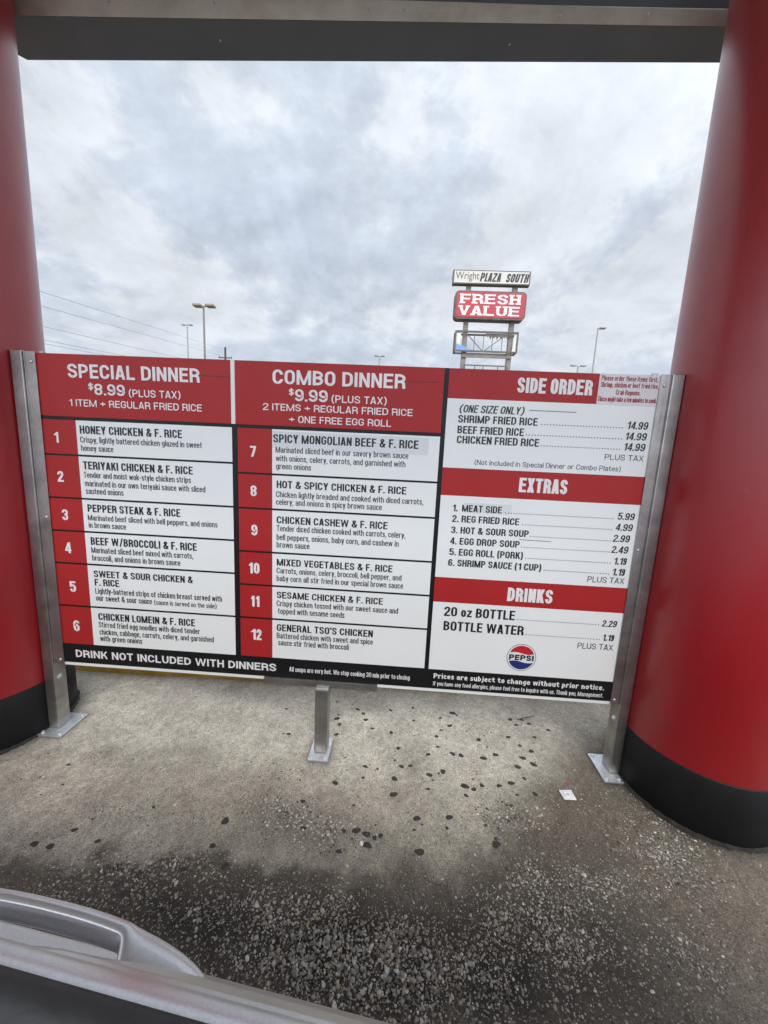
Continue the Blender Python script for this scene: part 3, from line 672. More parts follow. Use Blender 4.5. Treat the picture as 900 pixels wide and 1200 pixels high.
# condensed sign lettering: every character is drawn with strokes of even weight
STY = {  # stroke weight, bar weight (fractions of the capital height), slant, corner radius
    'H': (.215, .175, 0, .25), 'B': (.205, .155, 0, .24), 'M': (.17, .145, 0, .25), 'C': (.135, .11, 0, .22), 'W': (.225, .185, 0, .32),
    'R': (.115, .105, 0, .30), 'I': (.18, .14, .16, .24), 'O': (.185, .145, .10, .24), 'S': (.21, .16, .26, .22), 'N': (.34, .17, 0, .24), 'P': (.27, .24, 0, .2)}
XH, DS = .745, -.23
def glyph(ch, sv, sh):
    """width and list of (points, rounded?, closed?) for one character, capital height 1"""
    W = {'M': .74, 'W': .86, 'I': sv, 'L': .45, 'E': .47, 'F': .45, 'J': .44, 'T': .50, '1': .30+sv*.4, '&': .60, '.': sv, ',': sv, "'": sv*.9, '(': .26, ')': .26, '/': .40, '-': .32,
         '+': .52, 'i': sv, 'l': sv, 'j': sv*1.5, 'f': .30, 't': .31, 'r': .33, 'm': .68, 'w': .66, 's': .39, 'c': .40, 'z': .38, 'k': .43, 'v': .43, 'x': .43, 'y': .43}
    w = W.get(ch, .44 if ch.islower() else .53)
    w = max(w, sv*2.35) if w > sv*1.6 else w
    L, Q, B, T, M_, C = sv/2, w-sv/2, sh/2, 1-sh/2, .52, w/2
    X = XH-sh/2; P = []
    def s(*p): P.append((p, False, False))
    def r(*p): P.append((p, True, False))
    def o(*p): P.append((p, True, True))
    def d(x0, y0, x1, y1, k=1.0):                        # slanted stroke with level ends
        P.append((((x0, y0), (x1, y1), k), 'd', False))
    if ch == 'A': d(L*.95, 0, C-sv*.12, 1, .96); d(Q+sv*.025, 0, C+sv*.12, 1, .96); s((w*.25, .27), (w*.75, .27))
    elif ch == 'B': s((L, 0), (L, 1)); r((L, T), (Q-.02, T), (Q-.02, M_), (L, M_)); r((L, M_), (Q, M_), (Q, B), (L, B))
    elif ch == 'C': r((Q, .66), (Q, T), (L, T), (L, B), (Q, B), (Q, .34))
    elif ch == 'D': s((L, 0), (L, 1)); r((L, T), (Q, T), (Q, B), (L, B))
    elif ch == 'E': s((L, 0), (L, 1)); s((L, T), (w, T)); s((L, M_), (w*.93, M_)); s((L, B), (w, B))
    elif ch == 'F': s((L, 0), (L, 1)); s((L, T), (w, T)); s((L, M_-.02), (w*.92, M_-.02))
    elif ch == 'G': r((Q, .68), (Q, T), (L, T), (L, B), (Q, B), (Q, .48)); s((C*1.05, .47), (w, .47))
    elif ch == 'H': s((L, 0), (L, 1)); s((Q, 0), (Q, 1)); s((L, M_), (Q, M_))
    elif ch == 'I': s((L, 0), (L, 1))
    elif ch == 'J': r((Q, 1), (Q, B), (L, B), (L, .32))
    elif ch == 'K': s((L, 0), (L, 1)); d(L+sv*.3, .36, Q-.005, 1); d(Q+.01, 0, C*.95, .62)
    elif ch == 'L': s((L, 0), (L, 1)); s((L, B), (w, B))
    elif ch == 'M': s((L, 0), (L, 1)); s((Q, 0), (Q, 1)); d(C, .0, L*1.05, 1, .85); d(C, .0, Q-L*.05, 1, .85)
    elif ch == 'N': s((L, 0), (L, 1)); s((Q, 0), (Q, 1)); d(Q, 0, L, 1, .95)
    elif ch in 'O0': o((C, T), (Q, T), (Q, B), (L, B), (L, T))
    elif ch == 'P': s((L, 0), (L, 1)); r((L, T), (Q, T), (Q, .44), (L, .44))
    elif ch == 'Q': o((C, T), (Q, T), (Q, B), (L, B), (L, T)); d(w, 0, C, .28)
    elif ch == 'R': s((L, 0), (L, 1)); r((L, T), (Q, T), (Q, .47), (L, .47)); r((C, .47), (Q-.01, .47), (Q-.01, .2), (Q+.02, 0))
    elif ch == 'S': r((Q, .69), (Q, T), (L, T), (L, .56), (Q, .46), (Q, B), (L, B), (L, .31))
    elif ch == 'T': s((C, 0), (C, 1)); s((0, T), (w, T))
    elif ch == 'U': r((L, 1), (L, B), (Q, B), (Q, 1))
    elif ch == 'V': d(C-sv*.05, 0, L*.9, 1, .84); d(C+sv*.05, 0, w-L*.9, 1, .84)
    elif ch == 'W': d(w*.27, 0, L*.9, 1, .85); d(w*.27, 0, C, 1, .75); d(w*.73, 0, C, 1, .75); d(w*.73, 0, w-L*.9, 1, .85)
    elif ch == 'X': d(L, 0, Q, 1); d(Q, 0, L, 1)
    elif ch == 'Y': s((C, 0), (C, .45)); d(C, .38, L, 1); d(C, .38, Q, 1)
    elif ch == 'Z': s((0, T), (w, T)); s((0, B), (w, B)); d(L, sh, Q, 1-sh)
    elif ch == '1': s((w-sv/2, 0), (w-sv/2, 1)); d(sv*.35, .70, w-sv*.6, .93, 1.0)
    elif ch == '2': r((L, .68), (L, T), (Q, T), (Q, .56), (L+.01, .22), (L+.01, 0)); s((0, B), (w, B))
    elif ch == '3': r((L, .70), (L, T), (Q, T), (Q, M_), (C*.8, M_)); r((C*.8, M_), (Q, M_), (Q, B), (L, B), (L, .30))
    elif ch == '4': s((w*.72, 0), (w*.72, 1)); s((0, .28), (w, .28)); d(sv*.45, .30, w*.68, 1, .85)
    elif ch == '5': s((L, T), (w*.95, T)); s((L, .47), (L, 1)); r((L, .48), (L+.01, .62), (Q, .62), (Q, B), (L, B), (L, .29))
    elif ch == '6': r((Q, .73), (Q, T), (L, T), (L, B), (Q, B), (Q, .58), (L, .58))
    elif ch == '7': s((0, T), (w, T)); d(w*.36, 0, Q, 1-sh*.6)
    elif ch == '8': o((C, T), (Q, T), (Q, M_), (L, M_), (L, T)); o((C, M_), (Q, M_), (Q, B), (L, B), (L, M_))
    elif ch == '9': r((L, .27), (L, B), (Q, B), (Q, T), (L, T), (L, .42), (Q, .42))
    elif ch == '&': d(w-sv*.55, 0, w*.26, .80, .95); r((w*.24, .70), (w*.24, T), (w*.66, T), (w*.66, .68), (L, .44), (L, B), (w*.66, B), (w*.93, .45))
    elif ch == '$': r((Q, .69), (Q, .93-sh/2), (L, .93-sh/2), (L, .56), (Q, .46), (Q, .07+sh/2), (L, .07+sh/2), (L, .31)); s((C, -.07), (C, 1.07))
    elif ch == '+': s((0, .46), (w, .46)); s((C, .46-w/2), (C, .46+w/2))
    elif ch == '-': s((0, .40), (w, .40))
    elif ch == '/': d(L, -.05, Q, 1.05, .8)
    elif ch == '(': r((w-sv*.4, 1.04), (L, .80), (L, .12), (w-sv*.4, -.14))
    elif ch == ')': r((sv*.4, 1.04), (Q, .80), (Q, .12), (sv*.4, -.14))
    elif ch == '.': s((C, 0), (C, sv*1.05))
    elif ch == ',': s((C, 0), (C, sv)); d(C-sv*.25, -.16, C+sv*.05, sv*.3, .7)
    elif ch == "'": s((C, .70), (C, 1))
    elif ch == 'a': r((Q, 0), (Q, X), (L, X), (L, X-.16)); r((Q, .43), (L, .43), (L, B), (Q, B), (Q, .2))
    elif ch == 'b': s((L, 0), (L, 1)); r((L, X), (Q, X), (Q, B), (L, B))
    elif ch == 'c': r((Q, .50), (Q, X), (L, X), (L, B), (Q, B), (Q, .25))
    elif ch == 'd': s((Q, 0), (Q, 1)); r((Q, X), (L, X), (L, B), (Q, B))
    elif ch == 'e': s((L, .39), (Q, .39)); r((Q, .345), (Q, X), (L, X), (L, B), (Q, B), (Q, .21))
    elif ch == 'f': r((w, T), (w*.42, T), (w*.42, 0)); s((0, X), (w*.95, X))
    elif ch == 'g': s((Q, .1), (Q, XH)); r((Q, X), (L, X), (L, B), (Q, B)); r((Q, .2), (Q, DS+sh/2), (L, DS+sh/2), (L, -.11))
    elif ch == 'h': s((L, 0), (L, 1)); r((L, X), (Q, X), (Q, 0))
    elif ch == 'i': s((C, 0), (C, XH)); s((C, .86), (C, 1))
    elif ch == 'j': r((w-sv/2, XH), (w-sv/2, DS+sh/2), (0, DS+sh/2)); s((w-sv/2, .86), (w-sv/2, 1))
    elif ch == 'k': s((L, 0), (L, 1)); d(L+sv*.3, .27, Q, XH); d(Q+.01, 0, C*.95, .46)
    elif ch == 'l': s((C, 0), (C, 1))
    elif ch == 'm': s((L, 0), (L, XH)); r((L, X), (C, X), (C, 0)); r((C, X-.03), (C+.04, X), (Q, X), (Q, 0))
    elif ch == 'n': s((L, 0), (L, XH)); r((L, X), (Q, X), (Q, 0))
    elif ch == 'o': o((C, X), (Q, X), (Q, B), (L, B), (L, X))
    elif ch == 'p': s((L, DS), (L, XH)); r((L, X), (Q, X), (Q, B), (L, B))
    elif ch == 'q': s((Q, DS), (Q, XH)); r((Q, X), (L, X), (L, B), (Q, B))
    elif ch == 'r': s((L, 0), (L, XH)); r((L, X-.16), (L, X), (w, X))
    elif ch == 's': r((Q, .53), (Q, X), (L, X), (L, .44), (Q, .32), (Q, B), (L, B), (L, .22))
    elif ch == 't': r((w*.40, .94), (w*.40, B), (w, B)); s((0, X), (w*.95, X))
    elif ch == 'u': r((L, XH), (L, B), (Q, B), (Q, .1)); s((Q, 0), (Q, XH))
    elif ch == 'v': d(C, 0, L, XH); d(C, 0, Q, XH)
    elif ch == 'w': d(w*.27, 0, L*.9, XH, .85); d(w*.27, 0, C, XH, .75); d(w*.73, 0, C, XH, .75); d(w*.73, 0, w-L*.9, XH, .85)
    elif ch == 'x': d(L, 0, Q, XH); d(Q, 0, L, XH)
    elif ch == 'y': d(C, 0, L, XH); d(C*.75, DS, Q, XH)
    elif ch == 'z': s((0, X), (w, X)); s((0, B), (w, B)); d(L, sh, Q, XH-sh)
    return w, P
def stroke_geo(pts, kind, closed, sv, sh, rad):
    """outline quads of one stroke"""
    if kind == 'd':
        (x0, y0), (x1, y1), k = pts; h_ = sv*k*.53
        return [(x0-h_, y0), (x0+h_, y0), (x1+h_, y1), (x1-h_, y1)], [(0, 1, 2, 3)]
    pts = [Vector((p[0], p[1])) for p in pts]; line = []
    if kind is False: line = pts
    else:
        n = len(pts)
        for i, p in enumerate(pts):
            if not closed and i in (0, n-1): line.append(p); continue
            if closed and i == 0: line.append(p); continue
            a, b = pts[i-1], pts[(i+1) % n]; la, lb = (a-p).length, (b-p).length
            ra = min(rad, la*(.5 if i > 1 else 1)*.999, 9); rb = min(rad, lb*(.5 if (i < n-2 or closed and i < n-1) else 1)*.999)
            p0 = p+(a-p).normalized()*ra; p1 = p+(b-p).normalized()*rb
            for q in range(6):
                u = q/5; c1 = p.lerp(p0, .42); c2 = p.lerp(p1, .42)
                line.append(p0*(1-u)**3+c1*3*u*(1-u)**2+c2*3*u*u*(1-u)+p1*u**3)
        if closed: line.append(pts[0].copy())
    clean = [line[0]]
    for p in line[1:]:
        if (p-clean[-1]).length > 1e-4: clean.append(p)
    n = len(clean); vs = []
    for i, p in enumerate(clean):
        if closed and i in (0, n-1): t_ = (clean[1]-clean[-2])
        else: t_ = clean[min(i+1, n-1)]-clean[max(i-1, 0)]
        t_.normalize(); vs += [(p.x-t_.y*sv/2, p.y+t_.x*sh/2), (p.x+t_.y*sv/2, p.y-t_.x*sh/2)]
    return vs, [(2*i, 2*i+1, 2*i+3, 2*i+2) for i in range(n-1)]
def set_line(s, sv, sh):
    gap = .085+.25*max(0, .13-sv); x = 0; out = []
    for ch in s:
        if ch == ' ': x += .27 if sv < .24 else .22; continue
        w, P = glyph(ch, sv, sh); out.append((x, P)); x += w+gap
    return x-gap, out
def text_into(mb, s, sty, x0, x1, zb, h, y, to=None):
    """adds one line of lettering to mb; to(u, depth, v) places it, default on the board's face"""
    tv, th, sl, rad = STY[sty]; fx = 1.0
    for _ in range(4):
        tot, out = set_line(s, tv/fx, th); fx = (x1-x0)/(h*(tot+sl*.5))
    sv = tv/fx; k = 0
    for ox, P in out:
        for pts, kind, closed in P:
            vs, fs = stroke_geo(pts, kind, closed, sv, th, max(rad, sv*.55, th*.55))
            dy = -.00006*(k % 5); k += 1
            q = [(x0+((ox+a)+sl*b)*fx*h, y+dy, zb+b*h) for a, b in vs]
            if to: q = [to(*p) for p in q]
            mb.add(q, fs)
def dots_into(mb, x0, x1, z, y, r):
    n = max(2, int((x1-x0)/.0108))
    for i in range(n):
        cx = x0+(x1-x0)*(i+.5)/n
        mb.add([(cx+r*math.cos(a), y, z+r+r*math.sin(a)) for a in (0, .785, 1.57, 2.356, 3.142, 3.927, 4.712, 5.498)], [tuple(range(8))])
def write(name, lines, mat, par, y=Y2):
    for sty, s, x0, x1, z, h in lines:          # each line of lettering is a piece of its own
        mb = MB()
        if sty == 'dots': dots_into(mb, x0, x1, z, y, .0022)
        else: text_into(mb, s, sty, x0, x1, z, h, y)
        bb(mb, name, mat, par)

XA0, XT1, XA1 = .002, .145, .788          # first column: number tiles, white cells
XB0, XT2, XB1 = .811, .949, 1.609         # second column
XC0, XC1 = 1.627, 2.400                   # third column
h1 = sheet(XA0, .786, 1.417, 1.6565, Y1, 'header_panel', M['sign_red'])
h2 = sheet(.803, 1.609, 1.417, 1.6565, Y1, 'header_panel', M['sign_red'])
sheet(.7865, .8025, 1.417, 1.6565, Y1, 'white_divider', M['ink_white'])
h3 = sheet(XC0, XC1, 1.548, 1.6565, Y1, 'header_panel', M['sign_red'])
h4 = sheet(XC0, XC1, 1.178, 1.286, Y1, 'header_panel', M['sign_red'])
h5 = sheet(XC0, XC1, .734, .840, Y1, 'header_panel', M['sign_red'])
for h, g in ((h1, 'h1'), (h2, 'h2'), (h3, 'h3'), (h4, 'h4'), (h5, 'h5')):
    L = LAYOUT[g]
    write('heading_text', L[:1], M['ink_white'], h)
    if len(L) > 1: write('price_text', L[1:4], M['ink_white'], h)
    if len(L) > 4: write('subheading_text', L[4:], M['ink_white'], h)
rowsA = [1.403, 1.263, 1.085, .9445, .802, .6095, .431]
rowsB = [1.403, 1.2255, 1.0835, .9015, .757, .609, .431]
k = 0
for rows, xa, xt, xb in ((rowsA, XA0, XT1, XA1), (rowsB, XB0, XT2, XB1)):
    for i in range(6):
        k += 1; zt, zb = rows[i]-(.004 if i else 0), rows[i+1]+.004 if i < 5 else rows[i+1]
        t_ = sheet(xa, xt, zb, zt, Y1, 'number_tile', M['sign_red'])
        write('numeral', LAYOUT['n%d' % k], M['ink_white'], t_)
        cell = sheet(xt+.0008, xb, zb, zt, Y1, 'dish_panel', M['sign_white'])
        if k == 7: sheet(.952, 1.566, 1.330, 1.396, Y1-.0004, 'correction_patch', M['paper_patch'], cell)
        write('dish_title', LAYOUT['t%d' % k], M['ink_black'], cell)
        write('dish_description', LAYOUT['d%d' % k], M['ink_black'], cell)
p1 = sheet(XC0, XC1, 1.2864, 1.5476, Y1, 'price_panel', M['sign_white'])
p2 = sheet(XC0, XC1, .8404, 1.1776, Y1, 'price_panel', M['sign_white'])
p3 = sheet(XC0, XC1, .428, .7336, Y1, 'price_panel', M['sign_white'])
for p, g in ((p1, 'p1'), (p2, 'p2'), (p3, 'p3')):
    names = [l for l in LAYOUT[g] if l[0] in 'BIR' ]; pr = [l for l in LAYOUT[g] if l[0] == 'O']; dt = [l for l in LAYOUT[g] if l[0] == 'dots']
    write('item_text', names, M['ink_black'], p); write('price_text', pr, M['ink_black'], p); write('dotted_leader', dt, M['ink_black'], p)
sheet(1.722, 1.908, 1.112, 1.152, Y1-.0004, 'correction_patch', M['paper_patch'], p2)
# tiny blacked out print strips
def strip_print(x0, x1, z0, z1, par):
    mb = MB(); rng = random.Random(x0); x = x0
    while x < x1:
        w = rng.uniform(.003, .009); f = (x-x0)/(x1-x0); z = z0+(z1-z0)*f
        mb.add([(x, Y2, z), (x+w, Y2, z), (x+w, Y2, z+.0024), (x, Y2, z+.0024)], [(0, 1, 2, 3)]); x += w+.0012
    bb(mb, 'blacked_out_print', M['ink_black'], par)
strip_print(.673, .772, 1.594, 1.592, h1); strip_print(1.477, 1.577, 1.601, 1.603, h2)
strip_print(1.937, 2.106, 1.514, 1.5135, p1); strip_print(1.949, 2.069, 1.014, 1.0125, p2)
# round drink logo
lg = MB(); cx, cz, lr = 2.010, .511, .061
def ring(r, y, n=48): return [(cx+r*math.cos(2*math.pi*i/n), y, cz+r*math.sin(2*math.pi*i/n)) for i in range(n)]
logo = bb(MB().add(ring(lr, Y1-.0003), [tuple(range(48))]), 'drink_logo', M['logo_ring'], p3)
bb(MB().add(ring(lr-.0025, Y1-.0006), [tuple(range(48))]), 'logo_disc', M['ink_white'], p3)
def wave(x): return .0055*math.sin((x/.055)*math.pi)
def seg_poly(sgn, r=.0535, base=.019):
    xs = np.linspace(-math.sqrt(r*r-base*base), math.sqrt(r*r-base*base), 25)
    low = [(x, sgn*base-wave(x)*.8) for x in xs]; hi = [(x, sgn*math.sqrt(max(r*r-x*x, 0))) for x in xs]
    v = [(cx+x, Y1-.0010, cz+z) for x, z in low]+[(cx+x, Y1-.0010, cz+z) for x, z in hi]
    return MB().add(v, [(i, i+1, 26+i, 25+i) for i in range(24)])
bb(seg_poly(1), 'logo_red_wave', M['logo_red'], p3); bb(seg_poly(-1), 'logo_blue_wave', M['logo_blue'], p3)
mb = MB(); text_into(mb, 'PEPSI', 'P', cx-.051, cx+.051, cz-.0125, .025, Y1-.0014); bb(mb, 'logo_text', M['ink_black'], p3)
# footer and notice
ft = sheet(.004, 2.398, .3405, .4300, Y1-.0002, 'footer_band', M['sign_black'])
write('footer_text', LAYOUT['f'], M['ink_white'], ft)
nt = bb(MB().box(2.179, 2.404, -.0022, -.0012, 1.547, 1.6575), 'paper_notice', M['paper_notice'])
nt['label'] = 'pale taped notice with red print'
write('notice_text', LAYOUT['s'], M['ink_red'], nt, -.0028)

# posts
def plate(x0, x1, y0, y1, par, holes):
    p = bb(MB().box(x0, x1, y0, y1, .001, .009), 'base_plate', M['galvanised'], par, .0015)
    m = MB(); m.box(x0-.006, x1+.006, y0-.006, y1+.006, -.004, .0012)
    for hx, hy in holes:
        b = MB(); b.dome((hx, hy, .009), .0075, .007, 'z'); b.box(hx-.0045, hx+.0045, hy-.0045, hy+.0045, .012, .0185)
        bb(b, 'anchor_bolt', M['galvanised'], par)
def side_post(x0, x1, sx0, sx1, px0, px1, side, label):
    po = bb(MB().box(x0, x1, -.012, .05, .009, 1.664), 'post', M['steel'], None, .004); po['label'] = label
    e = x1 if side > 0 else x0
    # angle leg on the tube's inner face, clamping the board
    c = MB(); c.box(min(sx0, sx1), max(sx0, sx1), -.0062, -.0034, .332, 1.661)
    c.box(*sorted((e+side*.0015, e+side*.0045)), -.0062, .03, .332, 1.661)
    bb(c, 'clamp_strip', M['steel'], po, .0008)
    bb(MB().box(*sorted((sx1+side*.002, sx1+side*.02)), .0085, .022, 1.60, 1.667), 'back_bracket', M['steel'], po, .001)
    for z in (1.622, 1.00, .352):
        s = MB(); s.dome(((sx0+sx1)/2+side*.004, -.0062, z), .0065, .004, 'y'); bb(s, 'screw', M['galvanised'], po)
    # bolt through the bare tube below the board
    s = MB()
    b = MB(); n = 18
    for rr, hh in ((.012, 0), (.012, .0015), (.007, .003), (.0065, .008)):
        s.v += [(e+side*hh, .014+rr*math.cos(2*math.pi*i/n), .255+rr*math.sin(2*math.pi*i/n)) for i in range(n)]
    for q in range(3):
        s.f += [(q*n+i, q*n+(i+1) % n, (q+1)*n+(i+1) % n, (q+1)*n+i) for i in range(n)]
    s.f.append(tuple(range(3*n, 4*n))); s.sm = [False]*len(s.f)
    bb(s, 'side_bolt', M['galvanised'], po)
    ys = (-.043, .076)
    plate(px0, px1, -.058, .092, po, [(px0+.014, y) for y in ys]+[(px1-.014, y) for y in ys])
side_post(-.092, -.044, -.036, .0055, -.104, .004, 1, 'steel post at the left end of the board')
side_post(2.434, 2.478, 2.434, 2.396, 2.392, 2.472, -1, 'steel post at the right end of the board')
foot = bb(MB().box(1.146, 1.203, -.030, .030, .009, .3115), 'post', M['steel'], None, .003); foot['label'] = 'short steel post under the middle of the board'
plate(1.128, 1.215, -.072, .060, foot, [(1.142, -.058), (1.2, -.058), (1.142, .046), (1.2, .046)])
bb(MB().box(1.148, 1.201, -.028, .028, .3118, .3126), 'post_cap', M['galvanised'], foot)
cl = MB(); cl.box(.916, 1.412, -.0125, -.0035, .3125, .3425); cl.box(.916, 1.412, -.0035, .030, .3125, .3165)
bb(cl, 'support_channel', M['steel'], None, .001)

# ------------------------------------------------------------------ silver car beside the viewer
CAR_LOC, CAR_RZ = (1.30, -1.229, 0), -.10
car = empty('car', CAR_LOC, CAR_RZ)
tag(car, 'silver car waiting beside the menu board with its door handle in view', 'car')
PROF = [(-.0615, .983), (-.058, .9826), (-.0515, .980), (-.0455, .9745), (-.042, .967), (-.0405, .958), (-.0395, .949), (-.0375, .942), (-.031, .9365), (-.020, .928), (-.007, .910), (.006, .886), (.021, .86),
        (.030, .825), (.036, .78), (.038, .70), (.028, .56), (.018, .46), (.020, .42), (.012, .34), (-.012, .26), (-.05, .235)]
pz = [p[1] for p in PROF][::-1]; py = [p[0] for p in PROF][::-1]
def prof_y(z): return float(np.interp(z, pz, py))
ZS = sorted(set([p[1] for p in PROF]+list(np.linspace(.84, .945, 54))), reverse=True)
WH = (-1.35, 1.36)
def bulge(x): return -.12*(abs(x-.1)/2.3)**3.2
def handle_cup(x, z):
    r = ((x+.135)/.125)**2+((z-.897)/.034)**2
    return -.026*max(0, 1-r)**.9 if r < 1 else 0
def body_side(name, x0, x1, step, mirror=False, par=None):
    n = max(2, int((x1-x0)/step)); vs = []; fs = []
    for i in range(n+1):
        x = x0+(x1-x0)*i/n
        arch = max([math.sqrt(max(.37**2-(x-w)**2, 0))+.33 if abs(x-w) < .37 else 0 for w in WH])
        for z in ZS:
            zz = max(z, min(arch, .80)) if arch else z
            lift = 0
            zz -= .10*sstep(np.array(abs(x-.1)), 1.9, 2.35)*(zz > .6)
            y = prof_y(z)+bulge(x)+(handle_cup(x, z) if not mirror else 0)
            if mirror: y = -1.78-y
            vs.append((x, y, float(zz)))
    m = len(ZS)
    for i in range(n):
        for j in range(m-1):
            q = (i*m+j, i*m+j+1, (i+1)*m+j+1, (i+1)*m+j); fs.append(q if mirror else q[::-1])
    return MB().add(vs, fs, True).build(name, M['silver'], car)
door = body_side('front_door', -.34, .80, .004)
body_side('rear_door', -1.22, -.346, .05); body_side('rear_quarter', -2.2, -1.226, .04); body_side('front_fender', .806, 2.4, .04)
body_side('body', -2.2, 2.4, .06, True)
dk = MB()
for xs_, zt in (((.95, 2.38), .90), ((-2.18, -1.5), .95)):
    n = 10
    v = []; f = []
    for i in range(n+1):
        for j in range(n+1):
            x = xs_[0]+(xs_[1]-xs_[0])*i/n; u = j/n; yy = (-.075+bulge(x))*(1-u)+(-1.705-bulge(x))*u
            v.append((x, yy, zt+.05*math.sin(math.pi*u)-.10*max(0, (abs(x)-1.9)/.5)))
    for i in range(n):
        for j in range(n): f.append((i*(n+1)+j, (i+1)*(n+1)+j, (i+1)*(n+1)+j+1, i*(n+1)+j+1))
    MB().add(v, f, True).build('hood' if xs_[0] > 0 else 'boot_lid', M['silver'], car)
MB().box(-2.15, 2.35, -1.72, -.10, .24, .42).build('floor_pan', M['trim_plastic'], car)
MB().box(-2.26, -2.19, -1.62, -.16, .30, .82).build('bumper', M['silver'], car, .03, 4)
MB().box(2.39, 2.46, -1.60, -.18, .30, .72).build('bumper', M['silver'], car, .03, 4)
# window seal along the belt line and the door's inner trim
sl = MB(); vs = []; fs = []; n = 60
sec = [(-.0618, .977), (-.0622, .9860), (-.0675, .9890), (-.079, .9885), (-.087, .980)]
for i in range(n+1):
    x = -.34+1.14*i/n
    for y, z in sec: vs.append((x, y+bulge(x), z))
for i in range(n):
    for q in range(len(sec)-1): fs.append((i*5+q, (i+1)*5+q, (i+1)*5+q+1, i*5+q+1))
sl.add(vs, fs, True).build('window_seal', M['rubber'], car)
tr = MB(); vs = []; fs = []
sec = [(-.0875, .95), (-.097, .978), (-.110, .990), (-.14, .995), (-.18, .985), (-.2, .95), (-.2, .45)]
for i in range(n+1):
    x = -.34+1.14*i/n
    for y, z in sec: vs.append((x, y+bulge(x), z))
k7 = len(sec)
for i in range(n):
    for q in range(k7-1): fs.append((i*k7+q, (i+1)*k7+q, (i+1)*k7+q+1, i*k7+q+1))
tr.add(vs, fs, True).build('door_trim', M['trim_plastic'], car)
# handle: pull bar on a solid front mount
def handle():
    x0, x1 = -.30, .028; n = 120; ns = 20; vs = []; fs = []
    for i in range(n+1):
        x = x0+(x1-x0)*i/n; u = (x+.115)/(.185 if x < -.115 else .143)
        env = max(0, 1-min(1, abs(u))**2.3)**.7
        yo = .003+.0215*env
        t_in = float(sstep(np.array(x), -.062, -.034))+float(1-sstep(np.array(x), -.275, -.25))
        yi = (yo-.014)*(1-t_in)+(-.03)*t_in
        hz = .0125*(.25+.75*env**.6); zc = .889-.004*u
        cy_, hy = (yo+yi)/2, (yo-yi)/2
        for k in range(ns):
            a = 2*math.pi*k/ns; ca, sa = math.cos(a), math.sin(a); e = .62
            vs.append((x, cy_+hy*math.copysign(abs(ca)**e, ca), zc+hz*math.copysign(abs(sa)**e, sa)))
    for i in range(n):
        for k in range(ns): fs.append((i*ns+k, i*ns+(k+1) % ns, (i+1)*ns+(k+1) % ns, (i+1)*ns+k))
    fs.append(tuple(range(ns))); fs.append(tuple(range(n*ns, (n+1)*ns))[::-1])
    MB().add(vs, fs, True).build('door_handle', M['silver'], door)
handle()
for wx in WH:
    for wy in (-.11, -1.67):
        w = bpy.data.objects.new('wheel', None); COL.objects.link(w); w.parent = car; w.location = (wx, wy, .33)
        pr = [(.20, -.10), (.30, -.105), (.327, -.08), (.33, 0), (.327, .08), (.30, .105), (.20, .10)]
        t1 = MB().lathe(pr, 40); t1.v = [(x, z, y) for x, y, z in t1.v]; t1.build('tyre', M['tyre'], w)
        r1 = MB().lathe([(.205, .09), (.19, .10), (.17, .07), (.06, .075), (.001, .08)], 30); r1.v = [(x, z if wy > -1 else -z, y) for x, y, z in r1.v]; r1.build('rim', M['galvanised'], w)

# ------------------------------------------------------------------ plaza sign and lamps far behind
SY = 20.0
ps = empty('plaza_sign', (5.7, SY, 0))
tag(ps, 'tall pole sign with white, red and broken empty panels seen above the menu board', 'pole sign')
def sb(mb, name, mat, par=None, bevel=0.0):
    mb.v = [(x-5.7, y-SY, z) for x, y, z in mb.v]; return mb.build(name, mat, par or ps, bevel)
for x in (4.55, 7.02): sb(MB().box(x-.12, x+.12, SY+.18, SY+.46, 0, 10.5), 'pole', M['pole_steel'])
top = sb(MB().box(3.64, 7.70, SY, SY+.32, 10.42, 11.12), 'top_cabinet', M['rust_frame'], None, .02)
sb(MB().box(3.71, 7.63, SY-.012, SY-.002, 10.48, 11.06), 'sign_face', M['plaza_white'], top)
def plain_into(mb, s, x0, x1, z, h, y, bold=.0):
    c = bpy.data.curves.new('txt', 'FONT'); c.body = s; c.size = 1; c.offset = bold; c.fill_mode = 'FRONT'; c.resolution_u = 3
    o = bpy.data.objects.new('txt', c); COL.objects.link(o)
    ev = o.evaluated_get(bpy.context.evaluated_depsgraph_get()); me = ev.to_mesh()
    v = np.array([p.co[:] for p in me.vertices]); f = [tuple(p.vertices) for p in me.polygons]
    ev.to_mesh_clear(); bpy.data.objects.remove(o); bpy.data.curves.remove(c)
    a, b = v[:, 0].min(), v[:, 0].max(); k = h/.73
    mb.add([(x0+(p[0]-a)/(b-a)*(x1-x0), y, z+p[1]*k) for p in v.tolist()], f)
mb = MB(); plain_into(mb, 'Wright', 3.78, 5.02, 10.66, .38, SY-.02); sb(mb, 'sign_text', M['plaza_brown'], top)
mb = MB(); text_into(mb, 'PLAZA', 'S', 5.06, 6.17, 10.56, .42, SY-.02); text_into(mb, 'SOUTH', 'S', 6.40, 7.60, 10.55, .42, SY-.02); sb(mb, 'sign_text', M['plaza_text'], top)
def rrect(x0, x1, z0, z1, r, n=6):
    o = []
    for cx_, cz_, a0 in ((x1-r, z0+r, -90), (x1-r, z1-r, 0), (x0+r, z1-r, 90), (x0+r, z0+r, 180)):
        o += [(cx_+r*math.cos(R(a0+90*i/n)), cz_+r*math.sin(R(a0+90*i/n))) for i in range(n+1)]
    return o
def slab(pl, y0, y1):
    n = len(pl); v = [(x, y0, z) for x, z in pl]+[(x, y1, z) for x, z in pl]
    return MB().add(v, [tuple(range(n)), tuple(range(n, 2*n))[::-1]]+[(i, n+i, n+(i+1) % n, (i+1) % n) for i in range(n)])
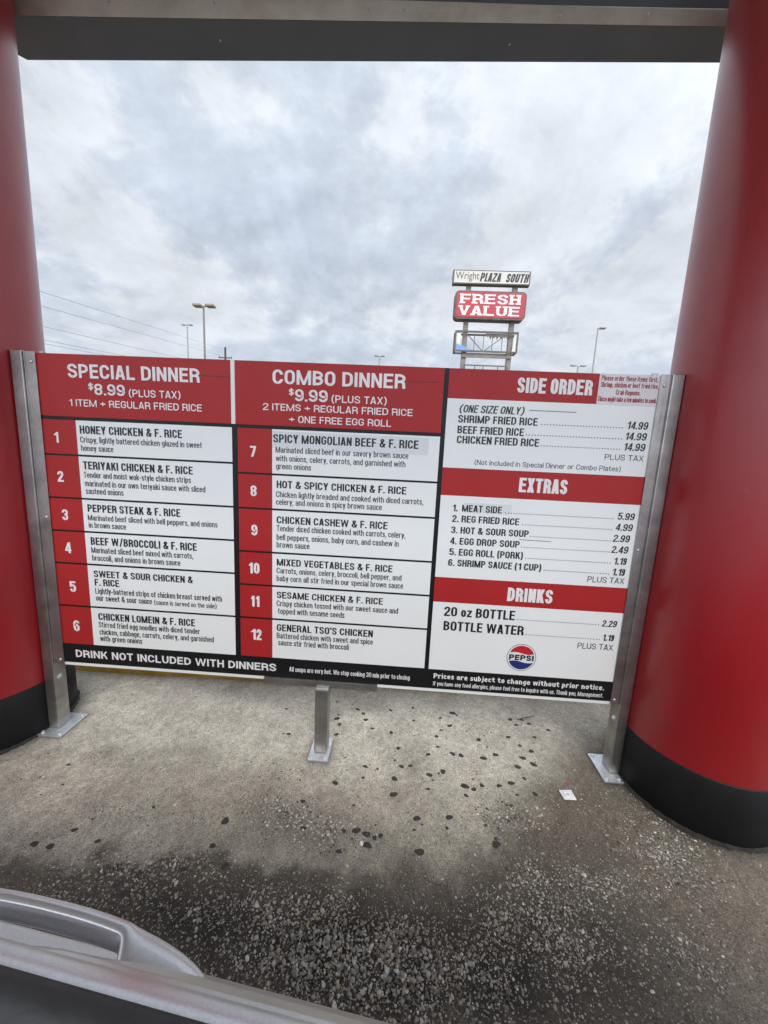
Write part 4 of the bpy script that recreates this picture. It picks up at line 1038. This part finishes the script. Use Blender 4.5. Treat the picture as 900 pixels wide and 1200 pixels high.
mid = sb(slab(rrect(3.82, 7.58, 8.66, 10.06, .22), SY-.1, SY+.44), 'main_cabinet', M['rust_frame'])
sb(slab(rrect(3.91, 7.50, 8.75, 9.99, .18), SY-.118, SY-.102), 'sign_face', M['plaza_red'], mid)
# fat slab-serif capitals
def slabs(mb, s, x0, x1, z0, h):
    v_, w = SY-.122, (x1-x0)/len(s)
    ser = {'F': [(0, .5, 0), (0, .3, 1)], 'R': [(0, .5, 0), (0, .2, 1), (.72, 1, 0)], 'E': [(0, .2, 0), (0, .2, 1)], 'S': [], 'H': [(0, .44, 0), (.56, 1, 0), (0, .44, 1), (.56, 1, 1)],
           'V': [(0, .40, 1), (.62, 1, 1)], 'A': [(0, .38, 0), (.60, 1, 0)], 'L': [(0, .48, 0), (0, .48, 1)], 'U': [(0, .44, 1), (.58, 1, 1)]}
    for i, ch in enumerate(s):
        a = x0+i*w+.02*w; b = x0+(i+1)*w-.02*w; ww = b-a
        text_into(mb, ch, 'N', a+.07*ww, b-.05*ww, z0, h, v_-.0005*i)
        for p, q, t_ in ser[ch]:
            zz = z0+(h*.86 if t_ else 0)
            mb.add([(a+p*ww, v_-.004-.0005*i, zz), (a+q*ww, v_-.004-.0005*i, zz), (a+q*ww, v_-.004-.0005*i, zz+.16*h), (a+p*ww, v_-.004-.0005*i, zz+.16*h)], [(0, 1, 2, 3)])
mb = MB(); slabs(mb, 'FRESH', 4.04, 7.30, 9.42, .47); slabs(mb, 'VALUE', 4.00, 7.30, 8.84, .47); sb(mb, 'sign_text', M['plaza_letter'], mid)
fr = MB(); x0, x1, z0, z1 = 3.97, 7.37, 7.02, 8.10
for y in (SY-.02, SY+.5):
    fr.box(x0, x1, y, y+.07, z1-.09, z1).box(x0, x1, y, y+.07, z0, z0+.08).box(x0, x0+.08, y+.002, y+.068, z0+.08, z1-.09).box(x1-.08, x1, y+.002, y+.068, z0+.08, z1-.09)
for x in (x0+.01, x1-.07):
    for z in (z0+.01, z1-.08): fr.box(x, x+.06, SY+.05, SY+.5, z, z+.06)
fo = sb(fr, 'empty_frame', M['rust_frame'])
rd = MB()
for x in (5.05, 5.55, 6.02, 6.55): rd.box(x, x+.03, SY+.2, SY+.23, z0+.08, z1-.09)
rd.bar((4.65, SY+.21, z1-.12), (5.55, SY+.21, z0+.1), .035).bar((5.6, SY+.21, z0+.1), (6.55, SY+.21, z1-.25), .035)
sb(rd, 'brace_rods', M['rust_frame'], fo)
sb(slab([(4.06, 7.11), (4.98, 7.11), (4.55, 7.28), (4.06, 7.42)], SY+.02, SY+.04), 'broken_panel', M['blue_shard'], fo)
sb(slab([(7.08, 7.11), (7.28, 7.11), (7.28, 8.0), (7.16, 8.0), (7.14, 7.4)], SY+.02, SY+.04), 'broken_panel', M['pale_shard'], fo)
sb(slab([(4.06, 7.5), (4.26, 7.35), (4.3, 8.0), (4.06, 8.0)], SY+.02, SY+.04), 'broken_panel', M['pale_shard'], fo)
tat = []
rng = random.Random(3)
for i in range(25): tat.append((5.62+1.22*i/24, 7.99))
for i in range(24, -1, -1): tat.append((5.62+1.22*i/24, 7.99-.10-.24*abs(math.sin(i*.9))*rng.uniform(.4, 1)*min(1, i/4)))
tm = MB(); tm.add([(x, SY+.03, z) for x, z in tat], [(i, i+1, 48-i, 49-i) for i in range(24)]); sb(tm, 'tattered_panel', M['rust_frame'], fo)
cb = MB().box(4.43, 7.12, SY+.1, SY+.17, 6.76, 6.92); sb(cb, 'cross_bar', M['pole_steel'])
cb = MB().box(4.55, 6.92, SY+.0, SY+.05, 6.30, 6.36)
for x in (4.6, 5.15, 5.6, 6.4, 6.9): cb.box(x, x+.04, SY+.0, SY+.05, 6.05, 6.30)
sb(cb, 'lower_rail', M['rust_frame'])

def lamp_pole(x, y, h, label, heads, rad, mat, hmat, hs=(.7, .34, .18), group='parking lot lamps'):
    r = empty('lamp_post', (x, y, 0)); tag(r, label, 'lamp post', group)
    MB().tube([(0, 0, 0), (0, 0, h)], [rad*1.25, rad*.8], 10).build('pole', mat, r)
    for dx in heads:
        m = MB().bar((0, 0, h-.05), (dx*.55, 0, h+.02), .09); m.build('arm', mat, r)
        a = MB(); a.box(dx-hs[0]/2, dx+hs[0]/2, -hs[1], hs[1], h-.06, h-.06+hs[2]); a.build('lamp_head', hmat, r, .03)
lamp_pole(-15.3, 30, 12.45, 'lamp post with twin tan box heads, tallest left of the pole sign', (-.48, .58), .085, M['pole_steel'], M['lamp_tan'], (.66, .30, .17))
lamp_pole(-22.5, 40, 14.05, 'thin pale lamp post with small twin arms, left of the tan headed lamp post', (-.42, .42), .07, M['pole_pale'], M['pole_pale'], (.34, .16, .10))
lamp_pole(18.5, 35, 13.4, 'slim pale lamp post with one arm, between the pole sign and right column', (.38,), .075, M['pole_pale'], M['pole_pale'], (.55, .2, .12))
lamp_pole(-3.7, 70, 18.95, 'tiny far lamp post top just above the combo dinner heading', (-.6, .6), .14, M['pole_pale'], M['pole_pale'], (.7, .3, .2))
lamp_pole(32.2, 70, 18.5, 'tiny far lamp post top just left of the slim single arm lamp post', (-.9, .9), .14, M['pole_pale'], M['pole_pale'], (.9, .3, .2))
up = empty('utility_pole', (-27.9, 60, 0)); tag(up, 'wooden utility pole top rising above the special dinner heading where power lines end', 'utility pole')
MB().tube([(0, 0, 0), (0, 0, 17.0)], [.24, .15], 10).build('pole', M['pole_wood'], up)
MB().box(-1.1, 1.1, -.06, .06, 15.3, 15.45).build('crossarm', M['pole_wood'], up)
for x in (-1.0, 1.0): MB().lathe([(.07, 15.45), (.09, 15.6), (.05, 15.75)], 10, (x, 0)).build('insulator', M['pole_pale'], up)
WIRES = [((-21.0, 22, 10.1), (-28.0, 60, 16.6), 'uppermost power line sloping across the sky behind the left column'),
         ((-21.1, 22, 9.3), (-28.9, 60, 15.75), 'second power line from the top behind the left column'),
         ((-21.0, 22, 8.1), (-29.0, 60, 13.9), 'third power line from the top behind the left column'),
         ((-21.1, 22, 7.32), (-27.9, 60, 12.6), 'fourth power line from the top, upper of the lowest close pair'),
         ((-21.2, 22, 7.12), (-27.9, 60, 12.2), 'lowest power line, just above the left end of the menu board')]
for a, b, lab in WIRES:
    a, b = Vector(a), Vector(b); s = a+(a-b)*.9
    pts = []
    for i in range(41):
        u = i/40; p = s.lerp(b, u); pts.append((p.x, p.y, p.z))
    o = MB().tube(pts, .013, 6).build('power_line', M['wire']); tag(o, lab, 'power line', 'power lines behind the left column')

# ------------------------------------------------------------------ small things on the ground
# black gum spots: x, y, radius (metres)
GUM = [(0.937,0.242,0.0078),(1.189,0.325,0.0073),(1.306,0.28,0.0115),(1.337,0.251,0.0114),(1.209,0.201,0.0153),(1.213,0.228,0.0069),(1.228,0.162,0.0117),(1.354,0.208,0.012),(1.391,0.152,0.0091),(1.225,0.095,0.0112),(1.002,0.073,0.0103),(0.976,0.073,0.0055),(1.266,-0.163,0.0131),(1.38,-0.072,0.0102),(1.433,-0.079,0.0065),(1.376,-0.128,0.0077),(1.157,-0.255,0.0097),(1.353,-0.252,0.0058),(1.186,-0.353,0.0114),(1.33,-0.349,0.009),(1.374,-0.345,0.0157),(1.412,-0.354,0.0144),(1.441,-0.364,0.0101),(1.462,-0.355,0.0102),(1.418,-0.391,0.0152),(1.324,-0.419,0.0103),(1.288,-0.033,0.0045),(1.122,-0.165,0.0048),(1.035,-0.133,0.0049),(1.477,0.29,0.0099),(1.594,0.323,0.0089),(1.596,0.228,0.0084),(1.734,0.26,0.0086),(1.782,0.272,0.0049),(1.803,0.306,0.0164),(1.822,0.292,0.0075),(1.776,0.211,0.0132),(1.729,0.178,0.0082),(1.703,0.135,0.0103),(1.903,0.132,0.0126),(1.703,0.071,0.0083),(1.655,0.021,0.0107),(1.767,0.036,0.013),(1.804,0.03,0.013),(1.903,0.024,0.0151),(1.962,0.048,0.0131),(1.933,0.09,0.0056),(2.098,0.291,0.0125),(2.157,0.295,0.0101),(2.186,0.269,0.0112),(2.117,0.254,0.0111),(2.27,0.234,0.011),(2.052,0.164,0.0117),(2.182,0.176,0.0106),(2.092,0.115,0.0091),(2.136,0.086,0.0123),(2.082,0.042,0.0137),(2.119,0.011,0.015),(2.043,-0.01,0.0138),(2.054,-0.068,0.0092),(1.991,-0.096,0.014),(1.937,-0.113,0.0109),(1.866,-0.117,0.0109),(1.829,-0.138,0.0117),(1.795,-0.126,0.0167),(1.793,-0.169,0.0095),(1.999,-0.149,0.0068),(2.075,-0.138,0.0117),(1.962,-0.197,0.0075),(1.865,-0.217,0.0065),(1.485,0.135,0.0114),(1.52,0.042,0.0109),(1.506,-0.027,0.0063),(1.535,-0.057,0.0113),(1.574,-0.049,0.0103),(1.506,-0.12,0.0138),(1.504,-0.192,0.0159),(1.653,-0.088,0.0131),(1.712,-0.064,0.0143),(1.693,-0.076,0.0061),(1.664,-0.112,0.0049),(1.643,-0.155,0.0077),(1.593,-0.281,0.0141),(1.61,-0.303,0.0052),(1.581,-0.325,0.006),(1.714,-0.265,0.0134),(1.701,-0.307,0.0078),(1.867,-0.35,0.0159),(1.597,-0.398,0.0162),(1.852,0.182,0.0047),(1.976,0.187,0.0047),(1.936,0.161,0.0047),(0.161,-0.185,0.0078),(0.219,-0.273,0.0053),(0.032,-0.142,0.0046),(-0.097,-0.189,0.0039),(0.408,-0.43,0.0104),(0.516,-0.458,0.0092),(0.32,-0.484,0.0135),(0.377,-0.487,0.0126),(0.619,-0.327,0.0071),(0.644,-0.394,0.0039),(0.903,-0.355,0.016),(0.969,-0.495,0.0107),(0.844,-0.515,0.0114),(0.672,-0.568,0.0135),(0.712,-0.591,0.0148),(0.9,-0.44,0.0112),(0.177,-0.319,0.0041),(0.041,-0.265,0.0032),(1.056,-0.568,0.0109),(0.627,-0.524,0.0096)]

variants = []
for q in range(8):
    rng = random.Random(q*3+1); n = 16; ph = [rng.uniform(0, 6.28) for _ in range(3)]
    rad = [1+.16*math.sin(2*math.pi*i/n*2+ph[0])+.10*math.sin(2*math.pi*i/n*3+ph[1])+.07*rng.uniform(-1, 1) for i in range(n)]
    vs = [(rad[i]*k_*math.cos(2*math.pi*i/n), rad[i]*k_*math.sin(2*math.pi*i/n)*.82, z) for k_, z in ((1, -.12), (.93, .10), (.6, .20)) for i in range(n)]+[(0, 0, .22)]
    fs = [(l*n+i, l*n+(i+1) % n, (l+1)*n+(i+1) % n, (l+1)*n+i) for l in (0, 1) for i in range(n)]+[(2*n+i, 2*n+(i+1) % n, 3*n) for i in range(n)]
    me = MB().add(vs, fs, True).mesh('gum_spot'); me.materials.append(M['gum']); variants.append(me)
import bisect
gobj = bpy.data.objects['ground'].data
gz = np.empty(len(gobj.vertices)*3); gobj.vertices.foreach_get('co', gz); gz = gz.reshape(-1, 3)
def ground_z(x, y):
    d = np.hypot(gz[:, 0]-x, gz[:, 1]-y); i = int(d.argmin())
    return float(gz[i, 2]) if d[i] < .05 else 0.0
for i, (x, y, s) in enumerate(GUM):
    o = bpy.data.objects.new('gum_spot', variants[i % 8]); COL.objects.link(o)
    o.location = (x, y, ground_z(x, y)+.0008); s = max(s, .004)*.94; o.scale = (s, s, min(s, .02)*.28+.001); o.rotation_euler = (0, 0, random.uniform(-.5, .5)+math.pi*random.randint(0, 1))
    tag(o, 'small flattened black gum spot stuck to the worn concrete around the menu board', 'gum spot', 'black gum spots on the concrete')
# white packet with a printed border
pk = empty('litter_packet', (2.205, -.135, ground_z(2.205, -.135)), R(3)); tag(pk, 'small white square packet lying on the concrete near the right post', 'litter')
vs = [(-.026, .021), (.024, .022), (.026, -.020), (-.024, -.021)]
v = [(x, y, .002+.002*(i % 2)) for i, (x, y) in enumerate(vs)]+[(x, y, .006+.002*(i % 2)) for i, (x, y) in enumerate(vs)]
MB().add(v, [(3, 2, 1, 0), (4, 5, 6, 7), (0, 1, 5, 4), (1, 2, 6, 5), (2, 3, 7, 6), (3, 0, 4, 7)]).build('wrapper', M['litter_white'], pk, .001)
fr = MB()
for a, b, c, d in ((-.018, .017, .0125, .0145), (-.018, -.016, -.013, .0125), (.0155, .0175, -.010, .0125), (-.006, .004, -.004, .003)):
    fr.add([(a, c, .0094), (b, c, .0094), (b, d, .0094), (a, d, .0094)], [(0, 1, 2, 3)])
fr.build('printed_border', M['litter_grey'], pk)
for x, y, w, lab in ((2.227, -.074, .010, 'tiny red paper scrap on the concrete just above the white packet'), (1.835, -.09, .007, 'tiny red paper scrap among gum spots left of the white packet')):
    vs = [(x-w, y-w*.4), (x+w*.2, y-w*.7), (x+w, y), (x+w*.1, y+w*.6)]; z = ground_z(x, y)
    v = [(a, b, z+.001) for a, b in vs]+[(a, b, z+.003) for a, b in vs]
    o = MB().add(v, [(3, 2, 1, 0), (4, 5, 6, 7), (0, 1, 5, 4), (1, 2, 6, 5), (2, 3, 7, 6), (3, 0, 4, 7)]).build('paper_scrap', M['litter_red']); tag(o, lab, 'paper scrap')
tw = MB().tube([(2.13, .285, .006), (2.17, .30, .008), (2.20, .312, .006), (2.235, .325, .007)], [.002, .0025, .002, .001], 6).build('twig', M['twig'])
tag(tw, 'thin bent twig lying on the concrete under the price panels', 'twig')
